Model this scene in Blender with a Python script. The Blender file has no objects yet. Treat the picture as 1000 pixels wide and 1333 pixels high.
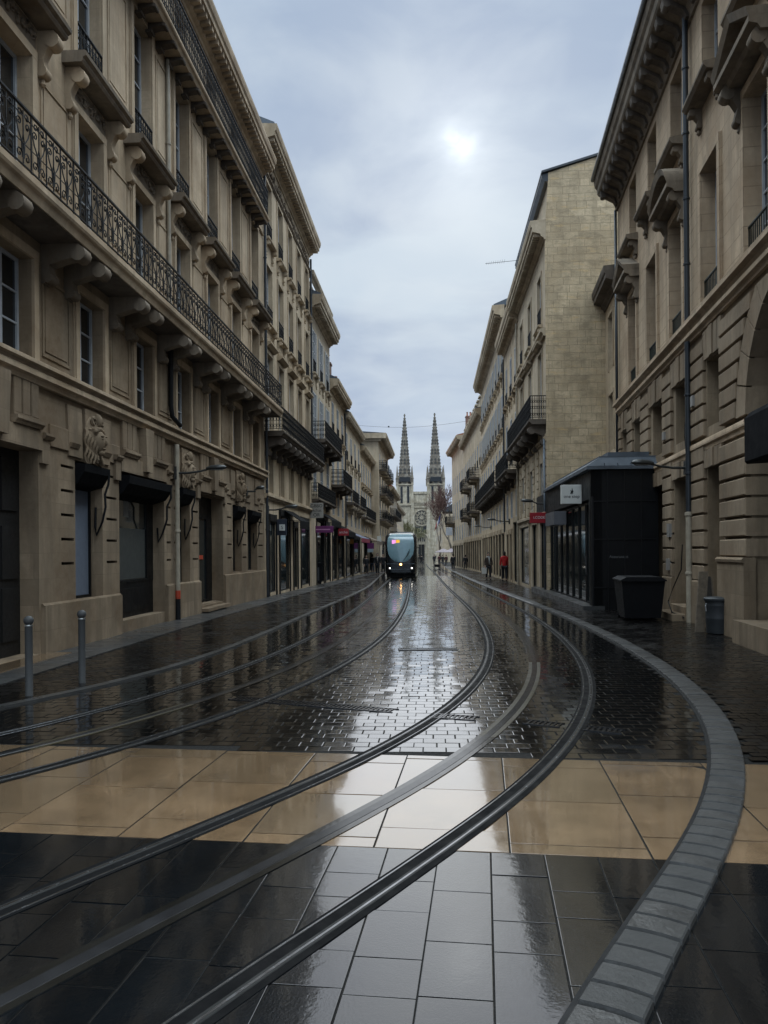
SKYS, SUNE, EXPO, SKYBAND = 1.05, .2, 0., 10.
import bpy, math, random
from mathutils import Vector, Matrix
random.seed(7)
R = math.radians
sc = bpy.context.scene
col = sc.collection
# ------------------------------------------------------------------ camera model
H, HZ, ROLL = 1.70, 717.5, 0.008        # eye height (m), horizon row at image centre, roll (rad)
def uv(x, y):
    c, s = math.cos(ROLL), math.sin(ROLL); dx, dy = x-500, y-HZ
    return (dx*c-dy*s)/1000, (dx*s+dy*c)/1000
def zg(Y):                              # the street falls very slightly away
    return -.008*max(0, min(Y, 110)-20)
def gp(x, y):
    u, v = uv(x, y); Y = 15.
    for i in range(60): Y = (H-zg(Y))/v
    return u*Y, Y
cam = bpy.data.objects.new('camera', bpy.data.cameras.new('camera')); col.objects.link(cam)
cam.data.sensor_fit = 'AUTO'; cam.data.sensor_width = 36; cam.data.lens = 36*1000/1333.33
cam.data.shift_y = (HZ-666.67)/1333.33; cam.data.clip_end = 5000; cam.data.clip_start = .05
cam.matrix_world = Matrix.Translation((0, 0, H)) @ Matrix.Rotation(R(90), 4, 'X') @ Matrix.Rotation(-ROLL, 4, 'Z')
sc.camera = cam
# ------------------------------------------------------------------ mesh builder
class MB:
    """Collects shapes given as (u along, o outwards, z up); sg=-1 mirrors u for the right-hand side of the street."""
    def __init__(s, sg=1): s.v = []; s.f = []; s.sg = sg; s.cuts = []
    def cut(s): s.cuts.append((len(s.v), len(s.f))); return s      # the piece ends here: build() makes each its own object
    def add(s, vs, fs):
        n = len(s.v); s.v += [(o, s.sg*u, z) for u, o, z in vs]; s.f += [tuple(n+i for i in f) for f in fs]
        return s
    def quad(s, a, b, c, d): return s.add([a, b, c, d], [(0, 1, 2, 3)])
    def box(s, u0, u1, o0, o1, z0, z1):
        return s.add([(u0,o0,z0),(u1,o0,z0),(u1,o1,z0),(u0,o1,z0),(u0,o0,z1),(u1,o0,z1),(u1,o1,z1),(u0,o1,z1)],
                     [(0,3,2,1),(4,5,6,7),(0,1,5,4),(1,2,6,5),(2,3,7,6),(3,0,4,7)])
    def bev(s, u0, u1, o0, o1, z0, z1, b=.012):        # block with a chamfered front
        return s.add([(u0,o0,z0),(u1,o0,z0),(u1,o0,z1),(u0,o0,z1),(u0,o1-b,z0),(u1,o1-b,z0),(u1,o1-b,z1),(u0,o1-b,z1),
                      (u0+b,o1,z0+b),(u1-b,o1,z0+b),(u1-b,o1,z1-b),(u0+b,o1,z1-b)],
                     [(0,1,5,4),(1,2,6,5),(2,3,7,6),(3,0,4,7),(4,5,9,8),(5,6,10,9),(6,7,11,10),(7,4,8,11),(8,9,10,11)])
    def prof(s, p, u0, u1):                            # closed (o,z) profile swept along u
        n = len(p)
        return s.add([(u0,o,z) for o,z in p]+[(u1,o,z) for o,z in p],
                     [(i,(i+1)%n,n+(i+1)%n,n+i) for i in range(n)]+[tuple(range(n)), tuple(range(2*n-1,n-1,-1))])
    def slab(s, p, o0, o1):                            # closed (u,z) outline given thickness
        n = len(p)
        return s.add([(u,o0,z) for u,z in p]+[(u,o1,z) for u,z in p],
                     [(i,(i+1)%n,n+(i+1)%n,n+i) for i in range(n)]+[tuple(range(n)), tuple(range(2*n-1,n-1,-1))])
    def flat(s, p, z0, z1):                            # closed (u,o) outline given height
        n = len(p)
        return s.add([(u,o,z0) for u,o in p]+[(u,o,z1) for u,o in p],
                     [(i,(i+1)%n,n+(i+1)%n,n+i) for i in range(n)]+[tuple(range(n)), tuple(range(2*n-1,n-1,-1))])
    def tube(s, pts, r, n=6, r1=None, cap=True):
        P = [Vector(p) for p in pts]; m = len(P); vs = []; fs = []
        for i, p in enumerate(P):
            d = (P[min(i+1,m-1)]-P[max(i-1,0)])
            d = d.normalized() if d.length > 1e-9 else Vector((0,0,1))
            a = d.cross(Vector((0,0,1)) if abs(d.z) < .9 else Vector((1,0,0))).normalized(); b = d.cross(a)
            rr = r if r1 is None else r+(r1-r)*i/max(1,m-1)
            for k in range(n):
                t = 2*math.pi*(k+.5)/n; q = p+a*math.cos(t)*rr+b*math.sin(t)*rr; vs.append(tuple(q))
        for i in range(m-1):
            for k in range(n):
                fs.append((i*n+k, i*n+(k+1)%n, (i+1)*n+(k+1)%n, (i+1)*n+k))
        if cap: fs += [tuple(range(n-1,-1,-1)), tuple(range((m-1)*n, m*n))]
        return s.add(vs, fs)
    def lathe(s, p, cu, co, n=12, z=0):
        vs = []; fs = []; m = len(p)
        for r, zz in p:
            for k in range(n):
                t = 2*math.pi*k/n; vs.append((cu+r*math.cos(t), co+r*math.sin(t), z+zz))
        for i in range(m-1):
            for k in range(n): fs.append((i*n+k, i*n+(k+1)%n, (i+1)*n+(k+1)%n, (i+1)*n+k))
        fs += [tuple(range(n-1,-1,-1)), tuple(range((m-1)*n, m*n))]
        return s.add(vs, fs)
    def ball(s, c, r, n=8, m=6):
        r = r if isinstance(r, (tuple, list)) else (r, r, r); vs = []; fs = []
        for i in range(m+1):
            ph = math.pi*i/m-math.pi/2
            for k in range(n):
                t = 2*math.pi*k/n
                vs.append((c[0]+r[0]*math.cos(ph)*math.cos(t), c[1]+r[1]*math.cos(ph)*math.sin(t), c[2]+r[2]*math.sin(ph)))
        for i in range(m):
            for k in range(n): fs.append((i*n+k, i*n+(k+1)%n, (i+1)*n+(k+1)%n, (i+1)*n+k))
        return s.add(vs, fs)
    def mesh(s, name, mat, smooth=False):
        me = bpy.data.meshes.new(name); me.from_pydata(s.v, [], s.f); me.materials.append(mat)
        if smooth:
            for p in me.polygons: p.use_smooth = True
            if smooth != True: me.set_sharp_from_angle(angle=smooth)
        me.update()
        return me
    def build(s, name, mat, parent=None, smooth=False, loc=None):
        if s.cuts:
            if s.cuts[-1] != (len(s.v), len(s.f)): s.cut()
            a = b = 0; o = None
            for c, d in s.cuts:
                if d > b:
                    q = MB(s.sg); q.v = s.v[a:c]; q.f = [tuple(i-a for i in f) for f in s.f[b:d]]; o = q.build(name, mat, parent, smooth, loc)
                a, b = c, d
            return o
        return place(name, s.mesh(name, mat, smooth), parent, loc)
def place(name, me, parent=None, loc=None):
    o = bpy.data.objects.new(name, me); col.objects.link(o); o.parent = parent
    if loc: o.location = loc
    return o
def tag(o, label=None, cat=None, group=None, kind=None):
    if label: o['label'] = label
    if cat: o['category'] = cat
    if group: o['group'] = group
    if kind: o['kind'] = kind
    return o
def empty(name, loc, rz=0, label=None, cat=None, group=None):
    o = bpy.data.objects.new(name, None); col.objects.link(o); o.location = loc; o.rotation_euler = (0, 0, rz); o.empty_display_size = .2
    return tag(o, label, cat, group)
def text(s, size, mat, parent, loc, rot, ext=.004, align='CENTER', name='lettering'):
    cu = bpy.data.curves.new(name, 'FONT'); cu.body = s; cu.size = size; cu.extrude = ext; cu.align_x = align; cu.align_y = 'CENTER'
    cu.materials.append(mat); o = bpy.data.objects.new(name, cu); col.objects.link(o)
    dg = bpy.context.evaluated_depsgraph_get(); dg.update(); me = bpy.data.meshes.new_from_object(o.evaluated_get(dg)); bpy.data.objects.remove(o); bpy.data.curves.remove(cu)
    o = place(name, me, parent, loc); o.rotation_euler = rot; return o
# ------------------------------------------------------------------ materials
MATS = {}
class NT:
    def __init__(s, name):
        s.m = bpy.data.materials.new(name); s.m.use_nodes = True; s.t = s.m.node_tree; s.n = s.t.nodes
        s.b = s.n['Principled BSDF']
    def node(s, typ, **kw):
        x = s.n.new('ShaderNode'+typ)
        for k, v in kw.items(): setattr(x, k, v)
        return x
    def link(s, a, b): s.t.links.new(a, b)
    def val(s, sock, v):
        if hasattr(v, 'links') or hasattr(v, 'is_output'): s.link(v, sock)
        else: sock.default_value = v
    def noise(s, vec, scale, detail=5, rough=.6):
        x = s.node('TexNoise'); x.inputs['Scale'].default_value = scale; x.inputs['Detail'].default_value = detail; x.inputs['Roughness'].default_value = rough
        s.link(vec, x.inputs['Vector']); return x.outputs[0]
    def ramp(s, f, a, b, lo=0., hi=1.):
        x = s.node('MapRange'); x.inputs[1].default_value = a; x.inputs[2].default_value = b; x.inputs[3].default_value = lo; x.inputs[4].default_value = hi
        s.link(f, x.inputs[0]); return x.outputs[0]
    def mix(s, f, a, b, mode='MIX'):
        x = s.node('Mix', data_type='RGBA', blend_type=mode)
        s.val(x.inputs[0], f); s.val(x.inputs[6], a if not isinstance(a, tuple) else (*a[:3], 1)); s.val(x.inputs[7], b if not isinstance(b, tuple) else (*b[:3], 1))
        return x.outputs[2]
    def math(s, op, a, b=0.):
        x = s.node('Math', operation=op); s.val(x.inputs[0], a); s.val(x.inputs[1], b); return x.outputs[0]
    def scale(s, vec, v):
        x = s.node('VectorMath', operation='MULTIPLY'); s.link(vec, x.inputs[0]); x.inputs[1].default_value = v; return x.outputs[0]
    def bump(s, h, strength, dist=.01, prev=None):
        x = s.node('Bump'); x.inputs['Strength'].default_value = strength; x.inputs['Distance'].default_value = dist; s.link(h, x.inputs['Height'])
        if prev is not None: s.link(prev, x.inputs['Normal'])
        return x.outputs[0]
    def obj(s): return s.node('TexCoord').outputs['Object']
def simple(name, c, rough=.5, metal=0., var=.12, vs=3., bump=.0, bs=40., spec=.5, emit=None, coat=0.):
    if name in MATS: return MATS[name]
    t = NT(name); co = t.obj()
    n = t.noise(co, vs, 6)
    t.link(t.mix(t.ramp(n, .3, .7), tuple(x*(1-var) for x in c), tuple(min(1, x*(1+var)) for x in c)), t.b.inputs['Base Color'])
    t.link(t.ramp(t.noise(co, vs*2.3, 4), .3, .7, max(.02, rough*.8), min(1, rough*1.2)), t.b.inputs['Roughness'])
    t.b.inputs['Metallic'].default_value = metal; t.b.inputs['Specular IOR Level'].default_value = spec; t.b.inputs['Coat Weight'].default_value = coat
    if bump: t.link(t.bump(t.noise(co, bs, 4), bump, .01), t.b.inputs['Normal'])
    if emit:
        t.b.inputs['Emission Color'].default_value = (*emit[0], 1); t.b.inputs['Emission Strength'].default_value = emit[1]
    MATS[name] = t.m; return t.m
def stone(name, c, bw=.85, bh=.40, joint=.5, var=.16, stain=.45, tone=(.5,.44,.38), blotch=0., rough=.85):
    if name in MATS: return MATS[name]
    t = NT(name); co = t.obj()
    sp = t.node('SeparateXYZ'); t.link(co, sp.inputs[0]); cb = t.node('CombineXYZ')
    t.link(t.math('ADD', sp.outputs[0], sp.outputs[1]), cb.inputs[0]); t.link(sp.outputs[2], cb.inputs[1])
    br = t.node('TexBrick'); br.offset = .5; br.inputs['Scale'].default_value = 1; br.inputs['Brick Width'].default_value = bw; br.inputs['Row Height'].default_value = bh
    br.inputs['Mortar Size'].default_value = .006 if joint < .4 else .011; br.inputs['Mortar Smooth'].default_value = .3; br.inputs['Bias'].default_value = 0
    br.inputs['Color1'].default_value = (*[x*(1-var) for x in c], 1); br.inputs['Color2'].default_value = (*[x*(1+var) for x in c], 1)
    br.inputs['Mortar'].default_value = (*[x*(1-joint) for x in c], 1)
    wn = t.node('TexNoise'); wn.inputs['Scale'].default_value = 1.7; wn.inputs['Detail'].default_value = 4; t.link(co, wn.inputs['Vector'])
    wv = t.node('VectorMath', operation='MULTIPLY_ADD'); t.link(wn.outputs['Color'], wv.inputs[0]); wv.inputs[1].default_value = (.03+.10*blotch, .02+.05*blotch, 0); t.link(cb.outputs[0], wv.inputs[2])
    t.link(wv.outputs[0], br.inputs['Vector'])
    if blotch: br.squash = .62; br.squash_frequency = 3; br.offset = .37; br.offset_frequency = 2
    k = br.outputs['Color']
    n1 = t.noise(co, .55, 8, .65); n2 = t.noise(t.scale(co, (2.2, 2.2, .28)), 1., 6, .65); n3 = t.noise(co, 9, 6, .7)
    k = t.mix(t.ramp(n1, .40, .62, 0, min(1, stain*1.5)), k, tuple(x*y for x, y in zip(c, tone)))
    k = t.mix(t.ramp(n2, .46, .62, 0, min(.9, stain*1.3)), k, tuple(x*.45 for x in c))
    k = t.mix(t.ramp(n3, .4, .64, 0, .5), k, tuple(x*.72 for x in c))
    if blotch:
        n4 = t.noise(t.scale(cb.outputs[0], (1.4, 2.6, 1)), 1.1, 7, .75)
        k = t.mix(t.ramp(n4, .50, .62, 0, blotch), k, tuple(x*.45 for x in c))
        n5 = t.noise(t.scale(cb.outputs[0], (.8, 3.2, 1)), 1.5, 5, .7)
        k = t.mix(t.ramp(n5, .56, .7, 0, blotch*.8), k, (c[0]*1.05, c[1]*.9, c[2]*.62))
    t.link(k, t.b.inputs['Base Color']); t.b.inputs['Roughness'].default_value = rough; t.b.inputs['Specular IOR Level'].default_value = .25
    bm = t.bump(br.outputs['Fac'], -.5 if joint > .2 else -.15, .008)
    bm = t.bump(n3, .25, .02, bm); bm = t.bump(t.noise(co, 55, 3), .15, .006, bm)
    if blotch: bm = t.bump(n4, .6, .05, bm)
    t.link(bm, t.b.inputs['Normal']); MATS[name] = t.m; return t.m
def wet(name, c, rough=(.08, .3), var=.3, vs=2., bump=.2, bs=14., fine=.12, ior=1.5, coat=.6, lvl=.5, patch=1.1, tint=None, cior=1.33):
    """Rain-wet stone: dark body under a thin uneven film of water."""
    if name in MATS: return MATS[name]
    t = NT(name); co = t.node('NewGeometry').outputs['Position']
    n = t.noise(co, vs, 6, .65); n2 = t.noise(co, 27, 5, .7)
    k = t.mix(t.ramp(n, .3, .7), tuple(x*(1-var) for x in c), tuple(x*(1+var) for x in c))
    rnd = t.node('NewGeometry').outputs['Random Per Island']
    k = t.mix(t.ramp(rnd, 0, 1, 0, .6), k, tuple(x*.5 for x in (tint or c)))
    k = t.mix(t.ramp(n2, .45, .75, 0, .45), k, tuple(x*.55 for x in c))
    t.link(k, t.b.inputs['Base Color'])
    p = t.ramp(t.noise(co, patch, 5, .7), .38, .62, rough[0], rough[1])
    p = t.math('MULTIPLY', p, t.ramp(rnd, 0, 1, .75, 1.5)); t.link(p, t.b.inputs['Roughness']); t.b.inputs['IOR'].default_value = ior; t.b.inputs['Specular IOR Level'].default_value = lvl
    t.b.inputs['Coat Weight'].default_value = coat; t.b.inputs['Coat IOR'].default_value = cior
    t.link(t.ramp(t.noise(co, patch*1.3, 4, .7), .4, .65, rough[0]*.6, rough[1]*.8), t.b.inputs['Coat Roughness'])
    bm = t.bump(t.noise(co, bs, 4, .6), bump, .01); bm = t.bump(t.noise(co, 90, 3), fine, .004, bm)
    t.link(bm, t.b.inputs['Normal']); t.link(t.bump(t.noise(co, 42, 4, .65), fine*.13, .004, t.bump(t.noise(co, bs*.8, 3), bump*.6, .008)), t.b.inputs['Coat Normal'])
    MATS[name] = t.m; return t.m
M = {}
S1 = stone('stone_grey_ochre', (.60, .455, .31), 1.1, .43, joint=.22, var=.07, stain=.5)
S1L = stone('stone_ground_floor_shaded', (.30, .222, .148), .95, .43, joint=.3, var=.17, stain=.6)  # darkened copy of the wall stone, street-level shade in its colour
S1T = stone('stone_trim', (.58, .44, .30), 2.4, .9, joint=.15, var=.05, stain=.55)
SSO = stone('stone_weathered_and_shade', (.27, .215, .16), 2.4, .9, joint=.2, var=.1, stain=.75)  # weathered trim; also darkens the long balcony's corbels as shade
S1D = stone('stone_soot_and_shade', (.17, .14, .115), 2.4, .9, joint=.2, var=.1, stain=.7)  # sooty trim; also the painted shade under the long balcony
S2 = stone('stone_honey', (.64, .50, .345), .9, .38, joint=.2, var=.08, stain=.4)
S2T = stone('stone_honey_trim', (.60, .47, .325), 2., .9, joint=.15, var=.05, stain=.6)
S3 = stone('stone_pale', (.62, .50, .36), .9, .38, joint=.2, var=.06, stain=.35)
S3T = stone('stone_pale_trim', (.58, .47, .34), 2., .9, joint=.15, var=.05, stain=.5)
SR = stone('stone_brown', (.57, .425, .29), .95, .36, joint=.5, var=.07, stain=.5)
SRB = stone('stone_rusticated_shaded', (.33, .247, .168), 3., 2., joint=.05, var=.1, stain=.55)  # lower-floor blocks, colour darkened for the shade down at the street
SG = stone('stone_gable', (.68, .535, .355), .62, .30, joint=.55, var=.16, stain=.35, blotch=.6)
SC = stone('stone_cathedral', (.70, .62, .48), 1.4, .6, joint=.3, var=.1, stain=.6)
SCD = stone('stone_spire', (.34, .30, .25), 1.4, .9, joint=.4, var=.25, stain=.8)
IRON = simple('black_iron', (.008, .008, .009), .6, 0, spec=.25)
IRONG = simple('dark_green_iron', (.02, .026, .02), .5, .3)
GLASS = simple('dark_glass', (.012, .014, .016), .04, 0, spec=.7)
GLASSB = simple('shop_glass', (.02, .024, .024), .05, 0, spec=.7)
WHITE = simple('white_frame_paint', (.42, .43, .45), .45)
GREYP = simple('grey_shutter_paint', (.44, .42, .39), .55)
DARKW = simple('dark_door_wood', (.006, .005, .0045), .6, vs=8)
CLOTHB = simple('black_awning_cloth', (.007, .007, .008), .9, spec=.1)
BLACKP = simple('black_shop_paint', (.0035, .0035, .004), .5, vs=2, spec=.3)
ZINC = simple('zinc_sheet', (.10, .115, .135), .5, .25, var=.3, vs=2.2)
SLATE = simple('slate', (.05, .055, .065), .45, 0, var=.3, vs=9)
TILE = simple('clay_tile', (.33, .13, .07), .8, 0, var=.35, vs=6)
BRICKC = simple('chimney_brick', (.20, .12, .09), .85, 0, var=.3, vs=8)
PIPEC = simple('cream_pipe', (.34, .29, .22), .5, 0, var=.2, vs=5)
PIPED = simple('dark_pipe', (.035, .04, .047), .4, .3)
BLIND = simple('grey_blue_blind', (.13, .15, .19), .6, 0, var=.05)
STEEL = simple('bollard_steel', (.05, .05, .05), .7, .0, var=.1)
REDP = simple('red_sign_paint', (.30, .012, .02), .5)
PURP = simple('purple_sign_paint', (.12, .012, .10), .5)
SIGNW = simple('white_sign_face', (.62, .61, .57), .5, var=.04)
SIGNG = simple('grey_sign_face', (.34, .31, .27), .6, var=.05)
INK = simple('sign_ink', (.01, .01, .012), .6)
PALE = simple('pale_lettering', (.6, .58, .58), .6)
CORTX = simple('orange_sticker', (.42, .05, .02), .5)
# ------------------------------------------------------------------ ground curves  X = f(Y)
def curve(pts):
    pts = sorted(pts, key=lambda p: p[1]); ys = [p[1] for p in pts]; xs = [p[0] for p in pts]; n = len(ys)
    d = [(xs[i+1]-xs[i])/(ys[i+1]-ys[i]) for i in range(n-1)]
    m = [d[0]]+[(d[i-1]*(ys[i+1]-ys[i])+d[i]*(ys[i]-ys[i-1]))/(ys[i+1]-ys[i-1]) for i in range(1, n-1)]+[d[-1]]
    def f(Y):
        if Y <= ys[0]: return xs[0]+m[0]*(Y-ys[0])
        if Y >= ys[-1]: return xs[-1]+m[-1]*(Y-ys[-1])
        i = max(j for j in range(n-1) if ys[j] <= Y); h = ys[i+1]-ys[i]; t = (Y-ys[i])/h
        return ((2*t**3-3*t*t+1)*xs[i]+(t**3-2*t*t+t)*h*m[i]+(-2*t**3+3*t*t)*xs[i+1]+(t**3-t*t)*h*m[i+1])
    return f
fC = curve([(-2.37,1.5),(-2.05,2),(-1.73,2.5),(-1.415,3),(-1.097,3.5),(-.768,4),(-.445,4.5),(-.13,5),(.17,5.5),(.445,6),(.924,7),(1.321,8),(1.648,9),(1.918,10),(2.142,11),(2.327,12),(2.483,13),(2.614,14),(2.821,16),(2.976,18),(3.099,20),(3.202,22),(3.334,25),(3.534,30),(3.778,36),(4.087,43),(4.667,55),(5.404,70),(6.435,95),(7.27,115)])
fF = curve([(-5.55,4),(-4.49,5),(-3.617,6),(-2.962,7),(-2.458,8),(-2.061,9),(-1.741,10),(-1.48,11),(-1.262,12),(-.923,14),(-.671,16),(-.477,18),(-.321,20),(-.133,23),(.02,26),(.195,30),(.428,36),(.691,43),(.962,50),(1.206,56),(1.821,70),(2.542,85),(4.126,115)])
fKI = curve([(-.15,1.5),(.17,2),(.49,2.5),(.80,3),(1.118,3.5),(1.445,4),(1.758,4.5),(2.047,5),(2.307,5.5),(2.541,6),(2.748,6.5),(2.933,7),(3.244,8),(3.491,9),(3.689,10),(3.918,11.5),(4.088,13),(4.254,15),(4.426,18),(4.584,22),(4.775,28),(5.036,36),(5.509,48),(6.325,65),(7.465,86),(9.118,115)])
def fKO(Y):
    k = (fKI(Y+.05)-fKI(Y-.05))/.1; return fKI(Y)+.24*math.sqrt(1+k*k)
fL = curve([(-5.4,6.6),(-4.75,7.6),(-4.15,8.7),(-3.68,9.7),(-3.25,11),(-2.88,12.8),(-2.5,16),(-2.15,20),(-1.83,24.3),(-1.3,31.5),(-.85,39.7),(-.6,50),(-.35,62),(.3,86),(1.83,115)])
fcL = lambda Y: -6.51+.065*Y if Y < 140 else -6.51+.065*Y
def fcR(Y): return 4.79+.1325*Y if Y < 30.4 else (4.52+.065*Y if Y < 71.7 else 9.18+.035*(Y-71.7))
def ys_range(y0, y1, near=.12, g=.02):
    out = [y0]; y = y0
    while y < y1: y = min(y1, y+max(near, g*y)); out.append(y)
    return out
def ribbon(mb, f, prof, y0, y1, near=.12, g=.02):
    """Sweep an open (offset to the right, height) profile along X=f(Y) on the ground."""
    ys = ys_range(y0, y1, near, g); n = len(prof); vs = []; fs = []
    for y in ys:
        k = (f(y+.05)-f(y-.05))/.1; q = math.sqrt(1+k*k); z = zg(y)
        for a, h in prof: vs.append((y-a*k/q, f(y)+a/q, z+h))
    for i in range(len(ys)-1):
        for j in range(n-1): fs.append((i*n+j, i*n+j+1, (i+1)*n+j+1, (i+1)*n+j))
    return mb.add(vs, fs)
def sheet(name, fl, fr, y0, y1, z, mat, sub=6):
    mb = MB(); ys = ys_range(y0, y1, .5, .04); vs = []; fs = []
    for y in ys:
        for j in range(sub+1):
            x = fl(y)+(fr(y)-fl(y))*j/sub; vs.append((y, x, zg(y)+z))
    for i in range(len(ys)-1):
        for j in range(sub): fs.append((i*(sub+1)+j, i*(sub+1)+j+1, (i+1)*(sub+1)+j+1, (i+1)*(sub+1)+j))
    mb.add(vs, fs); return tag(mb.build(name, mat), kind='structure')
# wet materials for the ground
ROADM = wet('wet_setts', (.007, .0068, .0065), (.05, .14), bump=.09, bs=11, ior=1.5, coat=1, lvl=.4, cior=1.6)
WALKM = wet('wet_pavement_setts', (.007, .006, .0055), (.15, .3), bump=.2, bs=12, ior=1.4, coat=.2)
GROUT = simple('wet_joint_grit', (.006, .0055, .005), .7, spec=.2, vs=20, bump=.4)
SLABM = wet('wet_slate_slabs', (.004, .006, .008), (.045, .11), var=.35, vs=3, bump=.10, bs=16, fine=.3, ior=1.5, coat=1, lvl=.25, cior=1.7)
LIMEM = wet('wet_limestone_slabs', (.235, .148, .082), (.045, .13), var=.38, vs=2.2, bump=.06, bs=9, fine=.06, ior=1.6, coat=1, lvl=.5, cior=2.2, tint=(.27, .19, .115))
KERBM = wet('wet_granite_kerb', (.046, .044, .042), (.35, .55), var=.4, vs=7, bump=.5, bs=30, coat=.08)
GRANM = wet('wet_granite_strip', (.05, .049, .048), (.28, .45), var=.25, vs=3, bump=.3, bs=30, coat=.3)
# the one big ground sheet, then everything laid on top
g = MB(); ys = [-60, -20, 0, 10, 20, 30, 50, 70, 90, 110, 200, 500, 1500]; xs = [-1200, -100, -20, 0, 20, 100, 1200]
g.add([(y, x, zg(y)-.06) for y in ys for x in xs], [(i*7+j, i*7+j+1, (i+1)*7+j+1, (i+1)*7+j) for i in range(len(ys)-1) for j in range(6)])
tag(g.build('ground', GROUT), kind='structure')
# rotated frame of the crossing (band of pale slabs, slate slabs)
E1 = Vector((.9917, -.1285)); E2 = Vector((.1285, .9917))          # across the street, along the street (X, Y)
def fr(a, b): return E1*a+E2*b
BN, BF = 4.36, 6.36                                                # near and far edges of the pale band in that frame
def slabs(name, cols, mat, gap, z, tilt, rnd):
    mb = MB()
    for a0, a1, cuts in cols:
        for b0, b1 in zip(cuts[:-1], cuts[1:]):
            c = [fr(a0+gap, b0+gap), fr(a1-gap, b0+gap), fr(a1-gap, b1-gap), fr(a0+gap, b1-gap)]; b = .003
            d = [fr(a0+gap+b, b0+gap+b), fr(a1-gap-b, b0+gap+b), fr(a1-gap-b, b1-gap-b), fr(a0+gap+b, b1-gap-b)]
            tx, ty, dz = rnd.gauss(0, tilt), rnd.gauss(0, tilt), rnd.uniform(-.0012, .0012)
            ca, cb = (a0+a1)/2, (b0+b1)/2; hh = [(s*(a1-a0)/2*tx+t*(b1-b0)/2*ty) for s, t in ((-1,-1),(1,-1),(1,1),(-1,1))]
            vs = [(q.y, q.x, z+dz+h-.0003) for q, h in zip(c, hh)]+[(q.y, q.x, z+dz+h) for q, h in zip(d, hh)]+[(q.y, q.x, z-.05) for q in c]
            mb.add(vs, [(4,5,6,7),(0,1,5,4),(1,2,6,5),(2,3,7,6),(3,0,4,7),(8,9,1,0),(9,10,2,1),(10,11,3,2),(11,8,0,3)])
    return tag(mb.build(name, mat), kind='structure')
rnd = random.Random(3)
cols = []; a = -9.9
while a < 9:
    cuts = [-2.2]
    while cuts[-1] < BN-.2:
        cuts.append(cuts[-1]+rnd.choice((.28, .34, .42, .5, .56)))
    if BN-cuts[-2] < .5: cuts.pop()
    cuts[-1] = BN if cuts[-1] > BN-.25 else cuts[-1]
    if cuts[-1] < BN: cuts.append(BN)
    cols.append((a, a+.292, cuts)); a += .292
slabs('crossing_slate_slabs', cols, SLABM, .0038, 0, .0036, rnd)
cols = []; a = -9.94; k = 0
while a < 11:
    if k % 2: c = [BN, BN+.15, BN+.93, BN+1.75, BF]
    else: c = [BN, BN+.33, BN+1.12, BN+1.9, BF]
    cols.append((a, a+.775, c)); a += .775; k += 1
slabs('crossing_limestone_slabs', cols, LIMEM, .0055, 0, .0022, rnd)
# setts: every paving stone is a small chamfered block with its own slight tilt
AX = Vector((.0649, .9979)); AN = Vector((.9979, -.0649))
def setts(name, fl, fr_, y0, y1, w, d, mat, z, tilt, seed, bmin=None, jit=.004):
    rn = random.Random(seed); mb = MB(); vs, fs = [], []; b = y0-3; row = 0
    while b < y1:
        a = -14+(w/2 if row % 2 else 0)+rn.uniform(-.02, .02)
        while a < 16:
            q = AN*(a+w/2)+AX*(b+d/2)
            if y0 < q.y < y1 and fl(q.y) < q.x < fr_(q.y) and (bmin is None or q.dot(E2) > bmin+d*.6):
                gx, gy = .002+rn.uniform(0, jit), .002+rn.uniform(0, jit); tx, ty = rn.gauss(0, tilt), rn.gauss(0, tilt); dz = rn.uniform(-.002, .002)+zg(q.y)+z; n = len(vs)
                for (s, t, i, h) in ((0,0,0,-.0008),(1,0,0,-.0008),(1,1,0,-.0008),(0,1,0,-.0008),(0,0,1,0),(1,0,1,0),(1,1,1,0),(0,1,1,0)):
                    ia = (gx+.006*i); ib = (gy+.006*i); pa = ia if s == 0 else w-ia; pb = ib if t == 0 else d-ib
                    p = AN*(a+pa)+AX*(b+pb); vs.append((p.x, p.y, dz+h+(pa-w/2)*tx+(pb-d/2)*ty))
                fs += [tuple(n+i for i in f) for f in ((4,5,6,7),(0,1,5,4),(1,2,6,5),(2,3,7,6),(3,0,4,7))]
            a += w
        b += d; row += 1
    me = bpy.data.meshes.new(name); me.from_pydata(vs, [], fs); me.materials.append(mat)
    return tag(place(name, me), kind='structure')
off = lambda f, d: (lambda y: f(y)+d)
bandY = lambda x: (BF-x*E2.x)/E2.y
setts('road', off(fL, .05), off(fKI, -.02), 5, 62, .20, .155, ROADM, 0, .006, 5, BF)
sheet('road_far', off(fL, .1), off(fKI, -.02), 62, 400, -.002, ROADM)
setts('pavement', off(fcL, .95), off(fL, -.07), 5, 50, .15, .12, WALKM, .012, .005, 6, None)
setts('pavement', off(fKO, .02), lambda y: fcR(y)+.05, 4, 50, .15, .12, WALKM, .012, .005, 8, BF)
sheet('pavement', off(fcL, .95), off(fL, -.05), 50, 140, .01, WALKM)
sheet('pavement', off(fKO, .0), fcR, 50, 116, .01, WALKM)
sheet('paving_bed', lambda y: -9, lambda y: 10, -4, 50, -.004, GROUT)
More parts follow.
